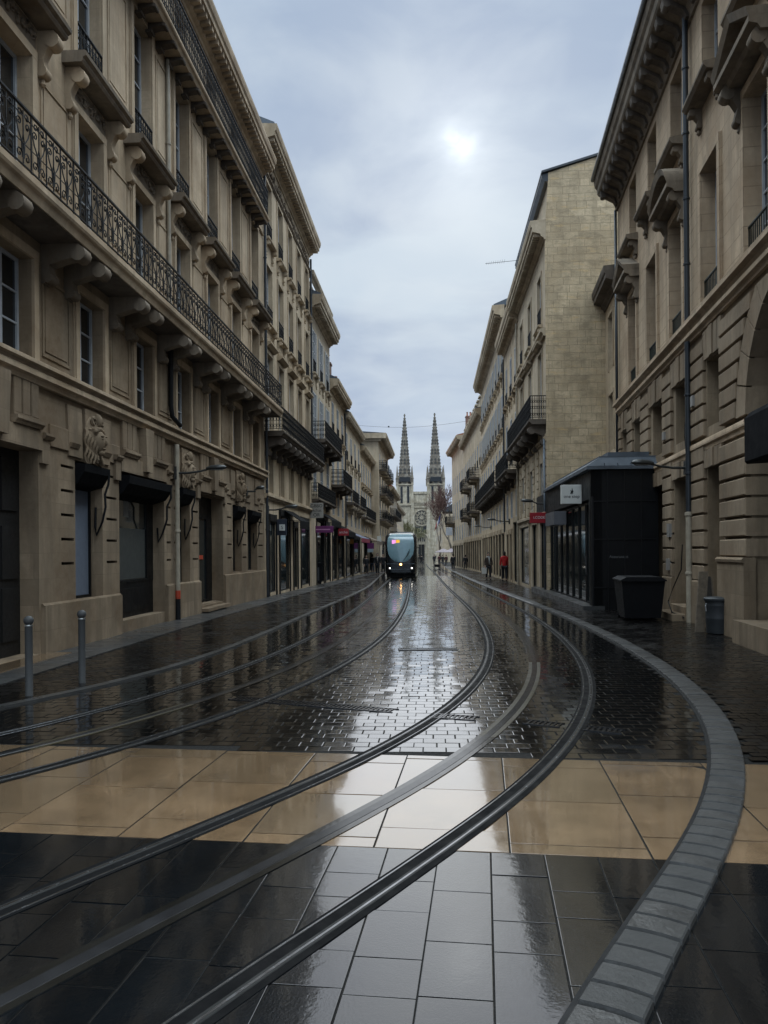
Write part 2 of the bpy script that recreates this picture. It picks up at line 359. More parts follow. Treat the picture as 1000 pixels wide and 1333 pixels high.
# kerbs
k = MB(); ys = []; y = 2.0
while y < 24:
    s = (fKI(y+.05)-fKI(y-.05))/.1; dy = .165/math.sqrt(1+s*s); ys.append((y, y+dy)); y += dy
rk_ = random.Random(4)
for y0, y1 in ys:
    q = []
    for j in range(3):
        y = y0+(y1-y0)*j/2; s = (fKI(y+.03)-fKI(y-.03))/.06; w = max(.2, (fKO(y)-fKI(y))/math.sqrt(1+s*s)); q.append((y, s, w))
    dz = rk_.uniform(-.004, .004)
    def pt(y, s, w, t, h):
        m = math.sqrt(1+s*s); return (y-t*w*s/m, fKI(y)+t*w/m, zg(y)+h)
    cross = [(0, -.03), (.0, .024), (.03, .032), (.35, .037), (.65, .038), (.97, .033), (1., .026), (1., -.03)]
    vs = []; fs = []
    L = [(y0+(y1-y0)*.045, 0), (y0+(y1-y0)*.09, 1), (y0+(y1-y0)*.5, 1), (y0+(y1-y0)*.91, 1), (y0+(y1-y0)*.955, 0)]
    for y, up in L:
        s = (fKI(y+.03)-fKI(y-.03))/.06; m = math.sqrt(1+s*s); w = max(.2, (fKO(y)-fKI(y))/m)
        for t, h in cross: vs.append(pt(y, s, w, t, h+(dz if up else dz-.02)))
    n = len(cross)
    for i in range(4):
        for j in range(n-1): fs.append((i*n+j, i*n+j+1, (i+1)*n+j+1, (i+1)*n+j))
    fs += [tuple(range(n)), tuple(range(5*n-1, 4*n-1, -1))]; k.add(vs, fs)
ribbon(k, off(fKI, .14), [(-.14,-.03),(-.14,.02),(-.1,.04),(.1,.05),(.14,.03),(.14,-.03)], 24, 116)
kb = tag(k.build('kerb', KERBM, smooth=R(8)), kind='structure')
ks = tag(ribbon(MB(), fKI, [(-.035,-.02),(-.03,.006),(.0,.008),(.01,-.02)], 2, 30).build('kerb_seal', IRON), kind='structure')
k = MB(); ribbon(k, fL, [(-.08,-.02),(-.075,.026),(.05,.024),(.06,-.02)], 5.2, 116); tag(k.build('kerb', GRANM, smooth=R(30)), kind='structure')
# granite strip along the left house fronts and the pale threshold at the big door
k = MB(); y = 7.0; rs = random.Random(9)
while y < 120:
    dy = rs.uniform(.8, 1.15); y1 = y+dy-.008; z = rs.uniform(.03, .034)
    k.add([(y, fcL(y)+.0, z+zg(y)), (y1, fcL(y1), z+zg(y1)), (y1, fcL(y1)+.92, z+zg(y1)-.006), (y, fcL(y)+.92, z+zg(y)-.006),
           (y, fcL(y)+.92, zg(y)-.03), (y1, fcL(y1)+.92, zg(y1)-.03), (y, fcL(y), zg(y)-.03), (y1, fcL(y1), zg(y1)-.03)], [(0,1,2,3),(3,2,5,4),(0,3,4,6),(1,7,5,2)]); y += dy
tag(k.build('granite_strip', GRANM), kind='structure')
k = MB(); k.add([(y, fcL(y)+d, h) for y in (9.6, 12.9) for d, h in ((-.7,.05),(.42,.045),(.42,.0))], [(0,1,4,3),(1,2,5,4),(0,2,1),(3,4,5)])
tag(k.build('doorstep', LIMEM), 'pale limestone doorstep slab in front of the tall dark doorway', 'doorstep')
# tram rails: rubber seal, steel head, groove, guard lip
def rail(f, sd, y0, y1, label):
    e = empty('tram_rail', (f(10)+sd, 10, 0), 0, label, 'tram rail', 'steel tram rails in the street'); mw = Matrix.Translation((-f(10)-sd, -10, 0)); flip = 1 if sd > 0 else -1
    def part(nm, prof, m):
        o = ribbon(MB(), f, [(sd+flip*-q, h_) for q, h_ in prof], y0, y1, .1, .015).build(nm, m, e); o.data.transform(mw); return o
    part('rubber_seal', [(-.072,-.03),(-.071,.0035),(-.034,.005),(-.034,-.02)], RUBBER)
    part('rubber_seal', [(.088,-.02),(.088,.005),(.103,.0035),(.104,-.03)], RUBBER)
    part('rail_head', [(-.034,-.02),(-.034,.0055),(-.031,.0078),(.007,.0078),(.010,.0055),(.0105,-.03)], STEELR)
    part('running_line', [(-.02,.008),(-.0195,.0085),(-.0075,.0085),(-.007,.008)], SHINE)
    part('guard_lip', [(.068,-.03),(.0685,.0055),(.07,.0075),(.084,.0075),(.086,.0055),(.086,-.02)], STEELR)
    part('lip_line', [(.0725,.0076),(.073,.0081),(.0815,.0081),(.082,.0076)], SHINE)
    part('groove', [(.010,.0042),(.069,.0042)], RUBBER)
RUBBER = simple('wet_rubber', (.004, .004, .0045), .7, spec=.1)
STEELR = simple('worn_rail_steel', (.018, .0175, .017), .5, 0., var=.4, vs=6, spec=.25)
SHINE = simple('polished_rail_line', (.28, .285, .30), .25, 1., var=.2, vs=6)
RESIN = wet('resin_strip', (.013, .0125, .011), (.1, .22), vs=5, bump=.15, coat=.3)
YRES = wet('yellowed_resin', (.05, .039, .02), (.25, .4), vs=8, bump=.3, coat=.15)
rail(fF, -.72, 5.0, 140, 'outermost steel rail by the left kerb, thin and bright along the pavement side')
rail(fF, .72, 4.5, 140, 'steel rail curving left across the pale slabs from between the tram wheels')
rail(fC, -.72, 2.0, 140, 'steel rail sweeping from the lower left corner to the middle of the street')
rail(fC, .72, 1.6, 140, 'wide dark rail groove nearest the right-hand kerb, running to the bottom edge')
def third(f, y0, y1, ya, yb, label):
    e = empty('power_rail', (f(10), 10, 0), 0, label, 'power rail', 'flush power strips between the tram rails'); mw = Matrix.Translation((-f(10), -10, 0))
    def part(nm, prof, m, a, b):
        o = ribbon(MB(), f, prof, a, b, .1, .015).build(nm, m, e); o.data.transform(mw)
    pr = [(-.085,-.02),(-.083,.005),(.083,.005),(.085,-.02)]
    part('resin_bed', pr, RESIN, y0, ya); part('resin_bed', pr, RESIN, yb, y1); part('worn_yellow_bed', pr, YRES, ya, yb)
    part('contact_strip', [(-.036,.0051),(-.034,.007),(.034,.007),(.036,.0051)], STEELR if False else CONT, y0, y1)
CONT = simple('dull_contact_steel', (.03, .03, .032), .2, .3, var=.3, vs=5)
third(fC, 1.6, 120, 7.0, 11.6, 'grey power strip with a worn yellow stretch, in the right-hand track')
third(fF, 5.0, 120, 6.7, 8.6, 'grey power strip with a worn yellow stretch, in the left-hand track')
# drains and cover
def grate(a, b, w, label):
    A, B = Vector(gp(*a)), Vector(gp(*b)); d = B-A; L = d.length; e = empty('drain_grate', (A.x, A.y, 0), math.atan2(d.y, d.x), label, 'drain grate', 'iron slot drains across the street')
    f = MB()   # local: (u -> local y, o -> local x): along = o
    for y0 in (-w/2, w/2-.02): f.box(y0, y0+.02, 0, L, -.02, .008)
    f.build('grate_frame', IRONW, e); s = MB(); x = .03
    while x < L-.02: s.box(-w/2+.02, w/2-.02, x, x+.022, -.02, .0065); x += .05
    s.build('grate_bars', IRONW, e)
IRONW = simple('wet_cast_iron', (.03, .03, .032), .25, .6)
grate((303,909), (515,926), .2, 'long iron slot drain between the two tracks')
grate((562,932), (622,936), .2, 'short iron slot drain just right of the bright left rail of the right track')
grate((684,940), (732,945), .2, 'iron slot drain between the power strip and the last rail')
grate((760,948), (812,953), .2, 'iron slot drain closest to the right-hand kerb')
e = empty('drain_cover', (.74, 13.2, 0), .0, 'narrow rectangular iron cover set in the setts between the tracks', 'drain cover')
MB().box(-.09, .09, -.5, .5, -.02, .006).build('cover_plate', IRONW, e); m = MB()
for s in (-.095, .085): m.box(s, s+.01, -.51, .51, -.02, .012)
m.build('cover_rim', STEEL, e)
# ------------------------------------------------------------------ house-front toolkit
CACHE = {}
class House:
    """One building: an Empty at the foot of its street front; u runs along the street (metres of Y), o out to the street."""
    def __init__(s, name, label, cat, Y0, Y1, X0, k, sg, ztop, depth=9, group=None, mat=S2, trim=S2T, rec=.34, yref=0):
        s.n = math.sqrt(1+k*k); s.Y0, s.Y1, s.sg, s.mat, s.trim, s.rec, s.ztop, s.depth = Y0, Y1, sg, mat, trim, rec, ztop, depth
        s.k = k; s.X0 = X0; x = X0+k*(Y0-yref); s.base = Vector((x, Y0, zg(Y0)))
        s.rz = -math.atan(k)+(0 if sg > 0 else math.pi); s.zb = -.35 if Y0 < 20 else -1.2
        s.e = empty(name, s.base, s.rz, label, cat, group); s.holes = []; s.L = s.u(Y1)
    def u(s, Y): return (Y-s.Y0)*s.n
    def mb(s): return MB(s.sg)
    def part(s, m, name, mat, smooth=False, parent=None): return m.build(name, mat, parent or s.e, smooth)
    def hole(s, c, w, z0, z1, d=None): s.holes.append((c-w/2, c+w/2, z0, z1, d or s.rec))
    def wall(s, zt=None, name='wall', split=None, low=None):
        if split:                          # lower floors take a darkened stone, with the street shade in its colour
            s.wall_(s.zb, split, 'ground_floor_wall', low); return s.wall_(split, s.ztop, name, s.mat)
        return s.wall_(s.zb, zt or s.ztop, name, s.mat)
    def wall_(s, zb, zt, name, mat):
        m = s.mb(); E = 1e-6
        us = sorted({0, s.L, *[h[0] for h in s.holes], *[h[1] for h in s.holes]}); zs = sorted({zb, zt, *[h[2] for h in s.holes], *[h[3] for h in s.holes]}); zs = [z for z in zs if zb <= z <= zt]
        us = [u for u in us if 0 <= u <= s.L]
        for a, b in zip(us[:-1], us[1:]):
            if b-a < 1e-4: continue
            run = None
            for c, d in zip(zs[:-1], zs[1:]):
                hit = any(h[0]-E <= a and b <= h[1]+E and h[2]-E <= c and d <= h[3]+E for h in s.holes)
                if not hit:
                    run = (run[0], d) if run else (c, d)
                if (hit or d == zt) and run:
                    m.quad((a,0,run[0]),(b,0,run[0]),(b,0,run[1]),(a,0,run[1])); run = None
        for u0, u1, z0, z1, d in s.holes:
            if z1 <= zb or z0 >= zt: continue
            m.quad((u0,0,z0),(u0,-d,z0),(u0,-d,z1),(u0,0,z1)); m.quad((u1,0,z0),(u1,0,z1),(u1,-d,z1),(u1,-d,z0))
            m.quad((u0,0,z1),(u0,-d,z1),(u1,-d,z1),(u1,0,z1)); m.quad((u0,0,z0),(u1,0,z0),(u1,-d,z0),(u0,-d,z0))
        D = -s.depth
        m.quad((0,0,zb),(0,0,zt),(0,D,zt),(0,D,zb)); m.quad((s.L,0,zb),(s.L,D,zb),(s.L,D,zt),(s.L,0,zt))
        m.quad((0,D,zb),(0,D,zt),(s.L,D,zt),(s.L,D,zb)); m.quad((0,0,zt),(s.L,0,zt),(s.L,D,zt),(0,D,zt))
        return s.part(m, name, mat)
    def window(s, c, w, z0, z1, style='casement', hole=True, d=None, mat=None, glass=None, fm=None):
        d = d or s.rec
        if hole: s.hole(c, w, z0, z1, d)
        h = z1-z0; key = (round(w,2), round(h,2), style, s.sg, (fm or WHITE).name, (glass or GLASS).name)
        if key not in CACHE:
            f = MB(s.sg); q = .055; x = w/2
            f.box(-x,-x+q,-.03,.03,0,h); f.box(x-q,x,-.03,.03,0,h); f.box(-x+q,x-q,-.03,.03,0,q); f.box(-x+q,x-q,-.03,.03,h-q,h)
            if style != 'plain':
                f.box(-.04,.04,-.025,.038,q,h-q)
                nb = max(2, round(h/.62))
                for i in range(1, nb):
                    zz = q+(h-2*q)*i/nb
                    f.box(-x+q,-.04,-.02,.022,zz-.016,zz+.016); f.box(.04,x-q,-.02,.022,zz-.016,zz+.016)
            p = MB(s.sg); p.box(-x+.01,x-.01,-.05,-.005,.01,h-.01)
            CACHE[key] = (f.mesh('window', fm or WHITE), p.mesh('pane', glass or GLASS))
        a, b = CACHE[key]; o = place('window', a, s.e, (-d+.035, s.sg*c, z0)); place('pane', b, o); return o
    def shutters(s, c, w, z0, z1, mat=None):
        for sgn in (-1, 1):
            key = ('sh', round(w,2), round(z1-z0,2), s.sg, sgn)
            if key not in CACHE:
                m = MB(s.sg); h = z1-z0; lw = w/2-.10; a = sgn*(w/2+.02); b = sgn*(w/2+.02+lw); a, b = min(a,b), max(a,b)
                m.box(a, b, .012, .035, 0, h)
                for i in range(int(h/.09)): m.box(a+.05, b-.05, .035, .047, .06+i*.09, .11+i*.09)
                CACHE[key] = m.mesh('shutter', mat or GREYP)
            place('shutter', CACHE[key], s.e, (0, s.sg*c, z0))
    def surround(s, m, c, w, z0, z1, b=.14, p=.045, top=True):
        m.box(c-w/2-b, c-w/2-.002, 0, p, z0, z1); m.box(c+w/2+.002, c+w/2+b, 0, p, z0, z1)
        if top: m.box(c-w/2-b-.003, c+w/2+b+.003, 0, p+.004, z1+.002, z1+b)
        m.box(c-w/2-b-.03, c-w/2-b-.003, 0, p*.5, z0, z1+b); m.box(c+w/2+b+.005, c+w/2+b+.03, 0, p*.5, z0, z1+b)
    def cornice(s, z, h, p, dent=0, mat=None, u0=0, u1=None, name='cornice', gutter=True):
        u1 = s.L if u1 is None else u1; m = s.mb()
        pr = [(-.02,z),(.05,z),(.07,z+h*.1),(p*.3,z+h*.18),(p*.34,z+h*.3),(p*.86,z+h*.42),(p*.87,z+h*.62),(p*.95,z+h*.68),(p,z+h*.86),(p,z+h),(-.02,z+h+.04)]
        m.prof(pr, u0-.05, u1+.05)
        if dent:
            n = int((u1-u0)/dent)
            for i in range(n):
                a = u0+(i+.25)*(u1-u0)/n; m.box(a, a+dent*.45, .05, p*.78, z+h*.20, z+h*.40)
        return s.part(m, name, mat or s.trim)
    def band(s, m, z, h, p, u0=0, u1=None):
        u1 = s.L if u1 is None else u1
        m.prof([(-.01,z),(p*.5,z),(p*.6,z+h*.35),(p,z+h*.5),(p,z+h*.9),(p*.9,z+h),(-.01,z+h+.02)], u0, u1)
    def balcony(s, Y0, Y1, z, p, rh=.95, style=1, th=.22, corb=None, corb_h=.6, mat=None, cm=None, corbw=.22, ends=True, o0=0.):
        a, b = s.u(Y0), s.u(Y1); m = s.mb()
        m.prof([(-.02,z-th),(p-.1,z-th),(p-.06,z-th*.6),(p-.02,z-th*.5),(p,z-th*.35),(p,z-.01),(p-.03,z),(-.02,z)], a, b)
        bo = s.part(m, 'balcony', mat or s.trim)
        if corb:
            c = s.mb()
            for y in corb:
                q = s.u(y); w = corbw/2; t = z-th
                c.slab([], 0, 0) if False else None
                c.prof([(-.01,t-corb_h),(.06,t-corb_h),(.16,t-corb_h*.75),(.14,t-corb_h*.55),(p*.55,t-corb_h*.42),(p*.86,t-corb_h*.36),(p*.9,t-corb_h*.16),(p*.8,t),(-.01,t)], q-w, q+w)
                c.add(*cyl_u(q-w-.02, q+w+.02, p*.82, t-corb_h*.27, corb_h*.2)); c.add(*cyl_u(q-w-.015, q+w+.015, .12, t-corb_h*.86, corb_h*.13)); c.cut()
            s.part(c, 'corbel', cm or s.trim, R(40), bo)
        r = s.mb(); railing(r, [(a+.03, .0), (a+.03, p-.06), (b-.03, p-.06), (b-.03, .0)] if ends else [(a+.03, p-.06), (b-.03, p-.06)], z, rh, style)
        s.part(r, 'railing', IRON, False, bo); return bo
    def pipe(s, Y, z0, z1, mat=None, r=.055, o=.09):
        m = s.mb(); c = s.u(Y); m.tube([(c,o,z0),(c,o,z1)], r, 8)
        z = z0+.5
        while z < z1: m.lathe([(r,0),(r+.018,.005),(r+.018,.05),(r,.055)], c, o, 8, z); z += 2.1
        return s.part(m, 'downpipe', mat or PIPED, R(50))
    def roof(s, z, rise, run, over=.3, mat=None, name='roof'):
        m = s.mb(); m.prof([(over, z), (over, z+.07), (-run, z+rise), (-s.depth, z+rise), (-s.depth, z)], -.04, s.L+.04); return s.part(m, name, mat or ZINC)
    def chimney(s, Y, o, z0, z1, w=.5, d=1.3, pots=3, parent=None):
        m = s.mb(); c = s.u(Y); m.box(c-w/2, c+w/2, o-d/2, o+d/2, z0, z1); m.box(c-w/2-.05, c+w/2+.05, o-d/2-.05, o+d/2+.05, z1-.15, z1-.03)
        b = s.part(m, 'chimney', BRICKC, False, parent); q = s.mb()
        for i in range(pots): q.lathe([(.11,0),(.13,.05),(.1,.1),(.09,.45),(.12,.48),(.12,.52)], c, o-d/2+d*(i+.5)/pots, 8, z1).cut()
        s.part(q, 'chimney_pot', TILE, R(40), b)
def cyl_u(u0, u1, o, z, r, n=10):
    vs = [(u, o+r*math.cos(2*math.pi*k/n), z+r*math.sin(2*math.pi*k/n)) for u in (u0, u1) for k in range(n)]
    return vs, [(k, (k+1)%n, n+(k+1)%n, n+k) for k in range(n)]+[tuple(range(n-1,-1,-1)), tuple(range(n, 2*n))]
def spiral(cx, cz, r0, r1, t0, turns, n=12):
    return [(cx+(r0+(r1-r0)*i/n)*math.cos(t0+turns*2*math.pi*i/n), cz+(r0+(r1-r0)*i/n)*math.sin(t0+turns*2*math.pi*i/n)) for i in range(n+1)]
def panel_lines(w, h):
    """One unit of the scrolled ironwork as (x, z) polylines."""
    L = []
    for s in (-1, 1):
        L.append(spiral(s*w*.24, h*.18, w*.02, w*.2, math.pi/2, s*1.3, 11)+[(s*w*.10, h*.42), (s*w*.3, h*.55)]+spiral(s*w*.26, h*.72, w*.16, w*.03, -s*.4+(0 if s > 0 else math.pi), -s*-1.2, 10))
        L.append(spiral(s*w*.22, h*.88, w*.05, w*.14, 0 if s < 0 else math.pi, s*1., 8))
    L.append([(0, h*.05), (0, h*.30), (w*.07, h*.42), (0, h*.54), (-w*.07, h*.42), (0, h*.30)]); L.append([(0, h*.54), (0, h*.97)])
    return L
def railing(m, path, z, h, style):
    """Iron railing along a path of (u, o) corners. style 1 scrolled, 2 bars with rings, 3 dense, 4 plain bars."""
    for (u0, o0), (u1, o1) in zip(path[:-1], path[1:]):
        Lx = math.hypot(u1-u0, o1-o0); du, do = (u1-u0)/Lx, (o1-o0)/Lx
        P = lambda x, zz, t=0: (u0+du*x-do*t, o0+do*x+du*t, z+zz)
        def bar(x0, x1, z0, z1, t=.012):
            vs = [P(x, zz, tt) for zz in (z0, z1) for x, tt in ((x0,-t),(x1,-t),(x1,t),(x0,t))]
            m.add(vs, [(0,3,2,1),(4,5,6,7),(0,1,5,4),(1,2,6,5),(2,3,7,6),(3,0,4,7)])
        bar(0, Lx, h-.03, h, .022); bar(0, Lx, .07, .088)
        if style in (1, 2, 3): bar(0, Lx, h-.15, h-.138, .007)
        if style == 1:
            bar(0, Lx, h*.42, h*.42+.01, .006)
            n = max(1, round(Lx/.44)); w = Lx/n
            for i in range(n+1): bar(max(0,i*w-.009), min(Lx,i*w+.009), 0, h, .009)
            for i in range(n):
                for ln in panel_lines(w, h-.1): m.tube([P(i*w+w/2+x, .06+zz) for x, zz in ln], .0115, 3, cap=False)
        else:
            st = {2: .13, 3: .085, 4: .105}[style]; n = max(1, round(Lx/st)); w = Lx/n
            for i in range(n+1): bar(i*w-.009, i*w+.009, .0 if i % 6 == 0 else .07, h, .009)
            if style in (2, 3):
                for i in range(n):
                    for cz, rr in ((.2, w*.42), (h*.5, w*.46), (h-.24, w*.4)):
                        m.tube([P(i*w+w/2+x, cz+zz*1.3) for x, zz in spiral(0, 0, rr, rr, 0, 1, 6)], (.012 if style == 3 else .011), 3, cap=False)
def console(m, c, z0, z1, p, w=.2):
    """Scrolled bracket."""
    h = z1-z0
    m.prof([(-.01,z0),(.05,z0+.02),(p*.42,z0+h*.18),(p*.3,z0+h*.42),(p*.55,z0+h*.62),(p*.98,z0+h*.74),(p,z0+h*.95),(p*.9,z1),(-.01,z1)], c-w/2, c+w/2)
    m.add(*cyl_u(c-w/2-.015, c+w/2+.015, p*.78, z0+h*.8, h*.17)); m.add(*cyl_u(c-w/2-.012, c+w/2+.012, p*.22, z0+h*.14, h*.12))
    m.lathe([(.02,0),(.05,.04),(.03,.12)], c, .05, 6, z0-.12)
def foliage_relief(m, u0, u1, z0, z1, rn, n):
    """Carved leaf-and-scroll frieze."""
    for i in range(n):
        c = u0+(u1-u0)*(i+.5)/n; zc = (z0+z1)/2+rn.uniform(-.2, .2)*(z1-z0); r = (z1-z0)*rn.uniform(.24, .42)
        pts = [(x, .03+.025*math.sin(j), z) for j, (x, z) in enumerate(spiral(c, zc, r*.2, r, rn.uniform(0, 6), rn.choice((-1, 1))*1.1, 8))]; m.tube(pts, .03, 5, .012)
        m.ball((c+rn.uniform(-.05, .05), .03, zc+rn.uniform(-.05, .05)), (.045, .04, .06), 6, 4)
def carved_head(m, c, z, s=1.):
    m.slab([(c-.2*s,z-.1*s),(c+.2*s,z-.1*s),(c+.26*s,z+.85*s),(c-.26*s,z+.85*s)], 0, .06)
    m.ball((c, .13*s, z+.28*s), (.165*s, .19*s, .23*s), 14, 10); m.ball((c, .06*s, z+.4*s), (.27*s, .15*s, .34*s), 14, 10); m.ball((c, .31*s, z+.27*s), (.03*s, .05*s, .06*s), 6, 5)
    m.ball((c, .29*s, z+.16*s), (.05*s, .03*s, .018*s), 6, 4); m.ball((c, .23*s, z+.09*s), (.07*s, .07*s, .06*s), 8, 5)
    for q in (-1, 1):
        m.ball((c+q*.065*s, .29*s, z+.33*s), (.03*s, .02*s, .016*s), 6, 4); m.ball((c+q*.06*s, .285*s, z+.38*s), (.045*s, .035*s, .016*s), 6, 4)
        for j in range(5):
            x0 = .10+.045*j; m.tube([(c+q*(x0+.03*math.sin(i*1.5+j))*s, (.2-.03*j+.02*math.cos(i*1.5+j))*s, z+(.5-.62*i/9)*s) for i in range(10)], .034*s, 6, .02*s)
        m.tube([(x, .15*s, zz) for x, zz in spiral(c+q*.13*s, z+.62*s, .02*s, .13*s, 0, q*1.3, 12)], .035*s, 6, .03*s)
    for j in range(7): m.ball((c+(-.15+.05*j)*s, .19*s, z+(.46+.05*math.sin(math.pi*j/6))*s), (.045*s, .06*s, .05*s), 7, 5)
    m.ball((c, .17*s, z+.66*s), (.07*s, .09*s, .13*s), 8, 6)
def pediment(m, c, w, z, tri, p=.42):
    m.prof([(-.01,z),(p*.6,z),(p*.7,z+.08),(p,z+.12),(p,z+.22),(-.01,z+.24)], c-w/2, c+w/2)
    if tri: pts = [(-w/2, .22), (0, .22+w*.27), (w/2, .22)]
    else: pts = [(w/2*math.sin(t), .22+w*.25*(math.cos(t)-math.cos(1.15))/(1-math.cos(1.15))) for t in [(-1.15+2.3*i/10) for i in range(11)]]; pts = [(x*1/math.sin(1.15), zz) for x, zz in pts]
    out = []
    for (x0, a), (x1, b) in zip(pts[:-1], pts[1:]):
        v = [(c+x0,-.01,z+a),(c+x1,-.01,z+b),(c+x1,p,z+b),(c+x0,p,z+a),(c+x0,-.01,z+a+.15),(c+x1,-.01,z+b+.15),(c+x1,p+.05,z+b+.15),(c+x0,p+.05,z+a+.15)]
        m.add(v, [(0,3,2,1),(4,5,6,7),(0,1,5,4),(1,2,6,5),(2,3,7,6),(3,0,4,7)])
    m.slab([(c+x, z+a) for x, a in pts]+[(c+w/2, z+.2), (c-w/2, z+.2)], -.01, .1)
# ------------------------------------------------------------------ left side of the street
LX, LK = -6.51, .065
S1M = stone('stone_entresol_shaded', (.36, .27, .18), 1.1, .43, joint=.25, var=.1, stain=.7)  # soot stains, and a base colour darkened for the shade under the balcony
def framed_panel(m, u0, u1, z0, z1, p=.022, b=.05):
    m.box(u0, u1, 0, p, z0, z0+b); m.box(u0, u1, 0, p, z1-b, z1); m.box(u0, u0+b, 0, p, z0+b, z1-b); m.box(u1-b, u1, 0, p, z0+b, z1-b)
    m.box(u0+.1, u1-.1, 0, p*.7, z0+.1, z1-.1); m.cut()
b1 = House('corner_building', 'near left stone building with a long scrolled iron balcony and carved heads over its windows', 'building', 5.0, 29.52, LX, LK, 1, 16.3, group=None, mat=S1, trim=S1T, rec=.28)
bays = [11.95+2.69*i for i in range(-2, 7)]; rn = random.Random(11)
U = b1.u
tm = b1.mb(); pn = b1.mb(); pm_ = b1.mb(); fz = b1.mb(); cn = b1.mb()
for y in bays:
    c = U(y)
    b1.window(c, 1.08, 4.88, 6.5); b1.window(c, 1.08, 7.16, 9.8); b1.window(c, 1.06, 10.6, 13.7); b1.window(c, .95, 14.3, 15.7)
    for z0, z1 in ((4.85, 6.5), (7.16, 9.8), (10.6, 13.7)): b1.surround(tm, c, 1.08, z0, z1, .15, .05); tm.cut()
    b1.surround(tm, c, .95, 14.3, 15.7, .1, .03); tm.cut()
    fz.box(c-.7, c+.7, .0, .02, 9.99, 10.34); foliage_relief(fz, c-.66, c+.66, 10.0, 10.34, rn, 9); fz.cut()
    for q in (-1, 1): console(cn, c+q*.87, 9.6, 10.37, .31, .17); cn.cut()
    m = b1.mb(); m.prof([(-.01,10.38),(.36,10.38),(.39,10.42),(.39,10.46),(.45,10.49),(.46,10.55),(.43,10.58),(-.01,10.59)], c-1.08, c+1.08)
    sl = b1.part(m, 'balconet', SSO); r = b1.mb(); railing(r, [(c-.52, .03), (c+.52, .03)], 10.59, .9, 2); b1.part(r, 'railing', IRON, False, sl)
    if y < 28:
        a, b = c+.86, c+1.83
        framed_panel(pm_, a, b, 5.0, 6.35); framed_panel(pn, a, b, 7.9, 9.62); framed_panel(pn, a, b, 11.2, 13.5)
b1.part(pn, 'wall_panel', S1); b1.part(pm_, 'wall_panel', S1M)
b1.part(fz, 'carved_frieze', SSO, R(45)); b1.part(cn, 'console', S1T, R(40))
# ground floor openings
def gopen(ya, yb, z0, z1, d=.4): a, b = U(ya), U(yb); b1.hole((a+b)/2, b-a, z0, z1, d); return (a+b)/2, b-a
c, w = gopen(10.0, 12.66, .05, 3.4, .38)
m = b1.mb(); m.box(c-w/2, c+w/2, -.375, -.33, .05, 3.4)
for q in range(4):
    for zz in (.3, 1.3, 2.4): m.box(c-w/2+.1+q*w/4, c-w/2-.1+(q+1)*w/4, -.33, -.30, zz, zz+.85)
b1.part(m, 'door', DARKW)
def gwin(ya, yb, z0, z1, gl=GLASSB, blind=False, awning=True, d=.30):
    c, w = gopen(ya, yb, z0, z1, d); o = b1.window(c, w, z0, z1, 'plain', False, d, fm=BLACKP, glass=BLIND if blind else gl)
    if awning:
        m = b1.mb(); m.prof([(-.3,z1-.5),(.02,z1-.42),(.16,z1-.2),(.18,z1-.06),(-.3,z1-.02)], c-w/2+.04, c+w/2-.03); a = b1.part(m, 'folded_awning', CLOTHB)
        m = b1.mb()
        for q in (1,):
            x = c+q*(w/2-.06); m.tube([(x,.17,z1-.12),(x,.15,z1-.35),(x,.08,z1-.55),(x,.09,z1-.8),(x,.02,z1-1.1),(x,-.1,z1-1.35),(x,-.12,z1-1.2),(x,-.11,z1-.8)], .022, 6).cut()
        b1.part(m, 'awning_arm', IRON, R(50), a)
    return c, w
gwin(13.95, 15.1, .85, 3.4, blind=True)
c, w = gopen(15.9, 18.55, .28, 3.4, .34); b1.window(c-.18, w-.36, 1.05, 3.4, 'plain', False, .34, fm=BLACKP, glass=GLASSB)
m = b1.mb(); m.box(c-w/2, c+w/2, -.335, -.29, .28, 1.05); m.box(c+w/2-.36, c+w/2, -.335, -.28, 1.05, 3.4); m.box(c-w/2+.15, c+w/2-.5, -.29, -.27, .4, .92); b1.part(m, 'shop_panel', BLACKP)
m = b1.mb(); m.box(c-w/2+.1, c+w/2-.46, -.312, -.306, 1.12, 2.25); b1.part(m, 'frosted_film', simple('frosted_film', (.055,.06,.058), .35)); m = b1.mb(); m.box(c-.35, c-.1, -.311, -.305, 2.5, 2.9); b1.part(m, 'posted_notice', simple('faded_paper', (.2,.2,.19), .7))
m = b1.mb(); m.prof([(-.3,2.85),(.05,2.95),(.2,3.15),(.22,3.32),(-.3,3.36)], c-w/2+.04, c+w/2-.04); a = b1.part(m, 'folded_awning', CLOTHB)
m = b1.mb(); x = c+w/2-.08; m.tube([(x,.2,3.25),(x,.2,3.0),(x,.1,2.8),(x,.1,2.5),(x,.0,2.2),(x,-.12,1.95),(x,-.14,2.3)], .024, 6); b1.part(m, 'awning_arm', IRON, R(50), a)
gwin(19.45, 20.5, .92, 3.4)
c, w = gopen(21.3, 23.7, .2, 3.35, .42); b1.window(c-.25, w-.5, .25, 2.75, 'plain', False, .42, fm=BLACKP, glass=GLASSB)
m = b1.mb(); m.box(c-w/2, c+w/2, -.415, -.36, 2.75, 3.35); m.box(c+w/2-.5, c+w/2, -.415, -.35, .2, 2.75); b1.part(m, 'shop_panel', BLACKP)
m = b1.mb(); m.box(c-w/2+.05, c-w/2+1.5, -.36, -.35, 1.5, 1.62); b1.part(m, 'window_sticker', CORTX)
m = b1.mb(); m.box(c-w/2+.02, c+w/2-.02, -.46, .25, .05, .14); m.box(c-w/2+.02, c+w/2-.02, -.46, -.1, .14, .22); b1.part(m, 'door_steps', S1L)
gwin(24.88, 26.0, 1.05, 3.25); gwin(26.85, 28.3, 1.05, 3.2)
c, w = gopen(6.2, 8.8, .3, 3.4, .5); b1.window(c, w, .3, 3.4, 'plain', False, .5, fm=BLACKP, glass=GLASSB)
